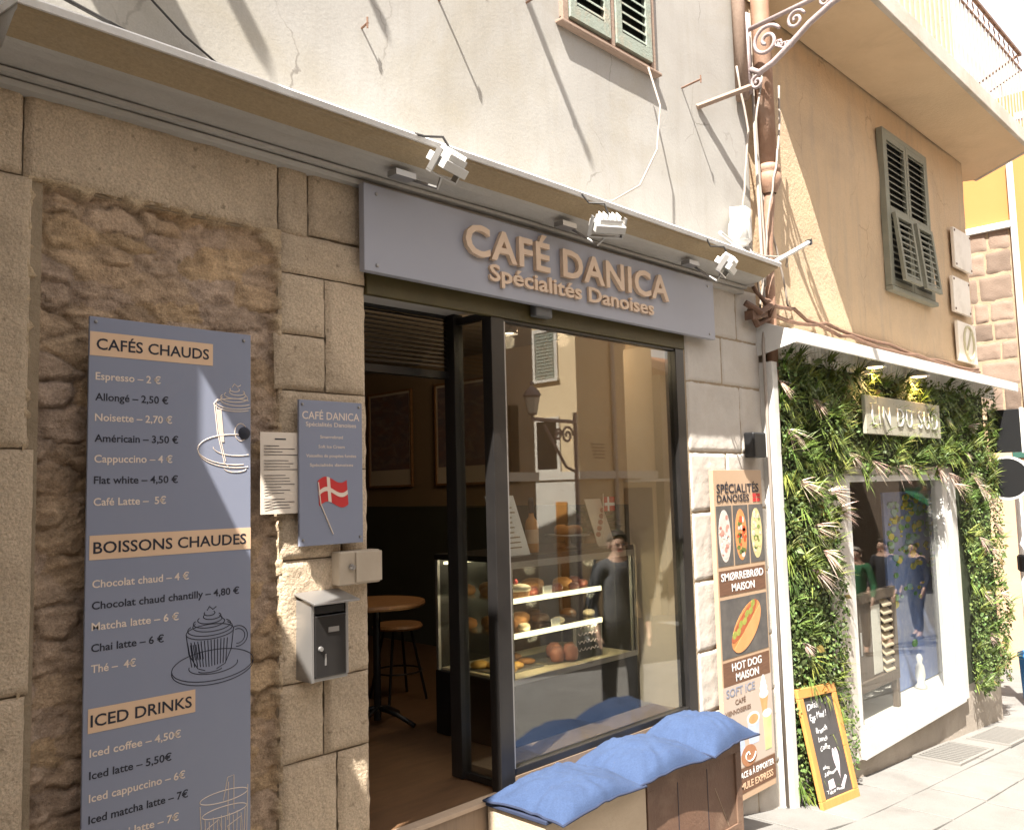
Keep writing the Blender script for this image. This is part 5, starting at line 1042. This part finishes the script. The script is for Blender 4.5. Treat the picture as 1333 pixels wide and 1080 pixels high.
MB().lathe([(0,0),(.06,.0),(.07,.02),(.12,.26),(.125,.28),(.145,.29),(.11,.36),(.05,.42),(.02,.44),(.02,.46),(.035,.48),(.015,.52),(0,.525)], (lx,ly,lz), 6).build('lantern', M['iron'], LT)
MB().lathe([(.076,.03),(.119,.255)], (lx,ly,lz), 6).build('lantern_glass', M['oppwhite'], LT)
A, B = Vector((lx,ly,lz-.06)), Vector((10.62,-6.08,lz-.06)); dv = (B-A)
mb = MB().tube([A+Vector((0,0,.12)),A,B], .03, 8).tube([B+Vector((0,0,-3.6)),B+Vector((0,0,.15))], .035, 8)
mb.tube([B+Vector((0,0,-.8)),B-dv*.25+Vector((0,0,-.72)),B-dv*.5+Vector((0,0,-.4)),B-dv*.75+Vector((0,0,-.08))], .025, 8)
for s, r in ((.2,.15),(.42,.1)):
    c = B-dv*s+Vector((0,0,-.22)); e = dv.normalized(); mb.tube([c+e*(r*(1-.8*i/30))*math.cos(i*.33)+Vector((0,0,(r*(1-.8*i/30))*math.sin(i*.33))) for i in range(31)], .02, 6)
mb.build('bracket', M['iron'], LT)

# ---------------------------------------------------------------- passers-by in the street, mirrored in the windows
def skin_mesh(name, verts, edges, radii, m_, parent, sub=2, loc=None):
    me = bpy.data.meshes.new(name); off = WL[parent.name]
    me.from_pydata([tuple(Vector(v)-off) for v in verts], edges, []); me.materials.append(m_)
    o = bpy.data.objects.new(name, me); col.objects.link(o); o.parent = parent; WL[o.name] = off
    s = o.modifiers.new('skin', 'SKIN'); s.use_smooth_shade = True
    for i, sv in enumerate(me.skin_vertices[0].data):
        r = radii[i]; sv.radius = r if isinstance(r, tuple) else (r, r); sv.use_root = (i == 0)
    u = o.modifiers.new('smooth', 'SUBSURF'); u.levels = sub; u.render_levels = sub
    return o
def person(x, y, face, h, label, top, bottom, hairm, longhair=False, bag=False, stride=.08, grp='people in the street'):
    z0 = gz(x)+.012; t = thing('person', label, 'person', (x, y, z0)); s = h/1.72
    f = Vector((math.cos(face), math.sin(face), 0)); r = Vector((f.y, -f.x, 0))
    def p(a, b, c): return Vector((x, y, z0))+(r*a+f*b+Vector((0,0,c)))*s
    V = [p(0,0,.95), p(0,.0,1.12), p(0,-.01,1.30), p(0,-.01,1.43), p(0,.01,1.52), p(0,.02,1.60), p(0,.02,1.69)]
    E = [(i, i+1) for i in range(6)]; Rr = [(.115,.085),(.105,.08),(.13,.09),(.075,.065),(.052,.055),(.074,.092),(.055,.07)]
    Rr = [(a*s, b*s) for a, b in Rr]
    arms = []
    for sg in (-1, 1):
        n = len(V); b1 = stride*sg
        V += [p(sg*.09,0,.90), p(sg*.10,b1*.7+.03,.50), p(sg*.10,b1,.10), p(sg*.105,b1+.10,.035)]; E += [(0,n),(n,n+1),(n+1,n+2),(n+2,n+3)]
        Rr += [(.075*s,.078*s),(.052*s,.054*s),(.04*s,.045*s),(.036*s,.025*s)]
        n = len(V); el = p(sg*.245,-.03-.02*sg,1.10); wr = p(sg*.235,.10,.88); hd = p(sg*.23,.125,.80)
        V += [p(sg*.17,-.01,1.40), el, wr, hd]; E += [(3,n),(n,n+1),(n+1,n+2),(n+2,n+3)]; Rr += [(.056*s,.056*s),(.042*s,.042*s),(.028*s,.026*s),(.034*s,.018*s)]
        arms.append((sg, el, wr, hd, n+3))
        for k in range(4):
            m0 = len(V); o = (k-1.5)*.017; V += [p(sg*.225,.13+o,.765), p(sg*.22,.14+o,.735), p(sg*.212,.145+o,.715+(.006 if k in (1,2) else .014))]
            E += [(n+3,m0),(m0,m0+1),(m0+1,m0+2)]; Rr += [.009*s,.0085*s,.007*s]
        m0 = len(V); V += [p(sg*.215,.165,.80), p(sg*.205,.175,.77)]; E += [(n+3,m0),(m0,m0+1)]; Rr += [.010*s,.008*s]
    skin_mesh('body', V, E, Rr, M['skin'], t)
    # face
    mb = MB()
    for sg in (-1, 1): mb.lathe([(0,-.012*s),(.008*s,-.008*s),(.012*s,0),(.008*s,.008*s),(0,.012*s)], p(sg*.03,.098,1.605), 8)
    mb.build('eyes', M['black'], t, smooth=True)
    MB().add([p(-.012,.10,1.575), p(.012,.10,1.575), p(0,.128,1.568), p(0,.10,1.612)], [(0,1,2),(0,2,3),(1,3,2),(0,3,1)]).build('nose', M['skin'], t)
    MB().obox(p(0,.098,1.545), r*.024*s, f*.006*s, Vector((0,0,.004))).build('mouth', M['red'], t)
    mb = MB()
    for sg in (-1, 1): mb.obox(p(sg*.08,.015,1.595), r*.008*s, f*.016*s, Vector((0,0,.028*s)))
    mb.build('ears', M['skin'], t, bevel=.004)
    def hg(u, v):
        a = u*6.283; ph = v*math.pi*(.50-.15*math.cos(a))
        return tuple(p(.093*math.sin(ph)*math.sin(a), .012+.108*math.sin(ph)*math.cos(a)-.014, 1.625+.108*math.cos(ph)-(.0 if not longhair else .26*v*v*max(0,-math.cos(a)+.35))+.018*math.cos(a)*v))
    MB().grid(hg, 28, 12).build('hair', hairm, t, smooth=True)
    # clothes follow the body
    V = [p(0,0,.80), p(0,.0,1.12), p(0,-.01,1.30), p(0,-.01,1.42)]; E = [(0,1),(1,2),(2,3)]; Rr = [(.20*s,.15*s),(.165*s,.13*s),(.18*s,.13*s),(.105*s,.09*s)]
    for sg, el, wr, hd, _ in arms:
        n = len(V); V += [p(sg*.17,-.01,1.395), el, el.lerp(wr,.9)]; E += [(3,n),(n,n+1),(n+1,n+2)]; Rr += [.072*s,.056*s,.043*s]
    skin_mesh('top', V, E, Rr, top, t)
    V = [p(0,0,1.02), p(0,0,.88)]; E = [(0,1)]; Rr = [(.17*s,.13*s),(.17*s,.135*s)]
    for sg in (-1, 1):
        n = len(V); b1 = stride*sg; V += [p(sg*.09,0,.82), p(sg*.10,b1*.7+.03,.50), p(sg*.10,b1,.12)]; E += [(1,n),(n,n+1),(n+1,n+2)]; Rr += [(.102*s,.105*s),(.075*s,.078*s),(.062*s,.065*s)]
    skin_mesh('trousers', V, E, Rr, bottom, t)
    for sg in (-1, 1):
        b1 = stride*sg
        def shoe(u, v): 
            a = u*6.283; k = math.sin(v*math.pi); return tuple(p(sg*.104+.046*k*math.sin(a), b1+.045+.13*-math.cos(v*math.pi), .036+.036*k*math.cos(a)))
        MB().grid(shoe, 14, 10).build('shoe', M['black'], t, smooth=True)
    if bag:
        tb = thing('shoulder_bag', 'black shoulder bag hanging beside the person in the grey shirt', 'bag', tuple(p(-.30,.02,.62)))
        c = p(-.31,.02,.72)
        MB().grid(lambda u, v: tuple(c+r*.07*max(0,math.sin(v*3.1416))**.5*math.sin(u*6.283)*s+f*.15*max(0,math.sin(v*3.1416))**.5*math.cos(u*6.283)*s+Vector((0,0,-.13*math.cos(v*3.1416)))), 20, 10).build('bag_body', M['black'], tb, smooth=True)
        MB().tube([c+f*.12+Vector((0,0,.08)), p(-.30,.07,1.05), p(-.21,.0,1.47), p(-.30,-.05,1.05), c-f*.12+Vector((0,0,.08))], .012, 6).build('strap', M['black'], tb, smooth=True)
    return t
person(6.30, -2.0, R(125), 1.74, 'person in a grey shirt and black trousers mirrored in the café window', M['grey_cloth'], M['trousers'], M['hair'], bag=True)
person(13.75, -3.0, R(170), 1.66, 'person in a green jumper mirrored at the left of the leafy shop window', M['green_cloth'], M['trousers'], mat('grey_hair', (.30,.26,.22), .7))
person(14.95, -3.05, R(190), 1.78, 'person in a dark jacket standing in the street mirrored in the leafy shop window', M['dark_cloth'], M['trousers'], M['hair'])
person(16.2, -3.0, R(200), 1.70, 'long haired person in dark clothes mirrored before the blue backdrop', M['dark_cloth'], M['trousers'], M['hair'], longhair=True)
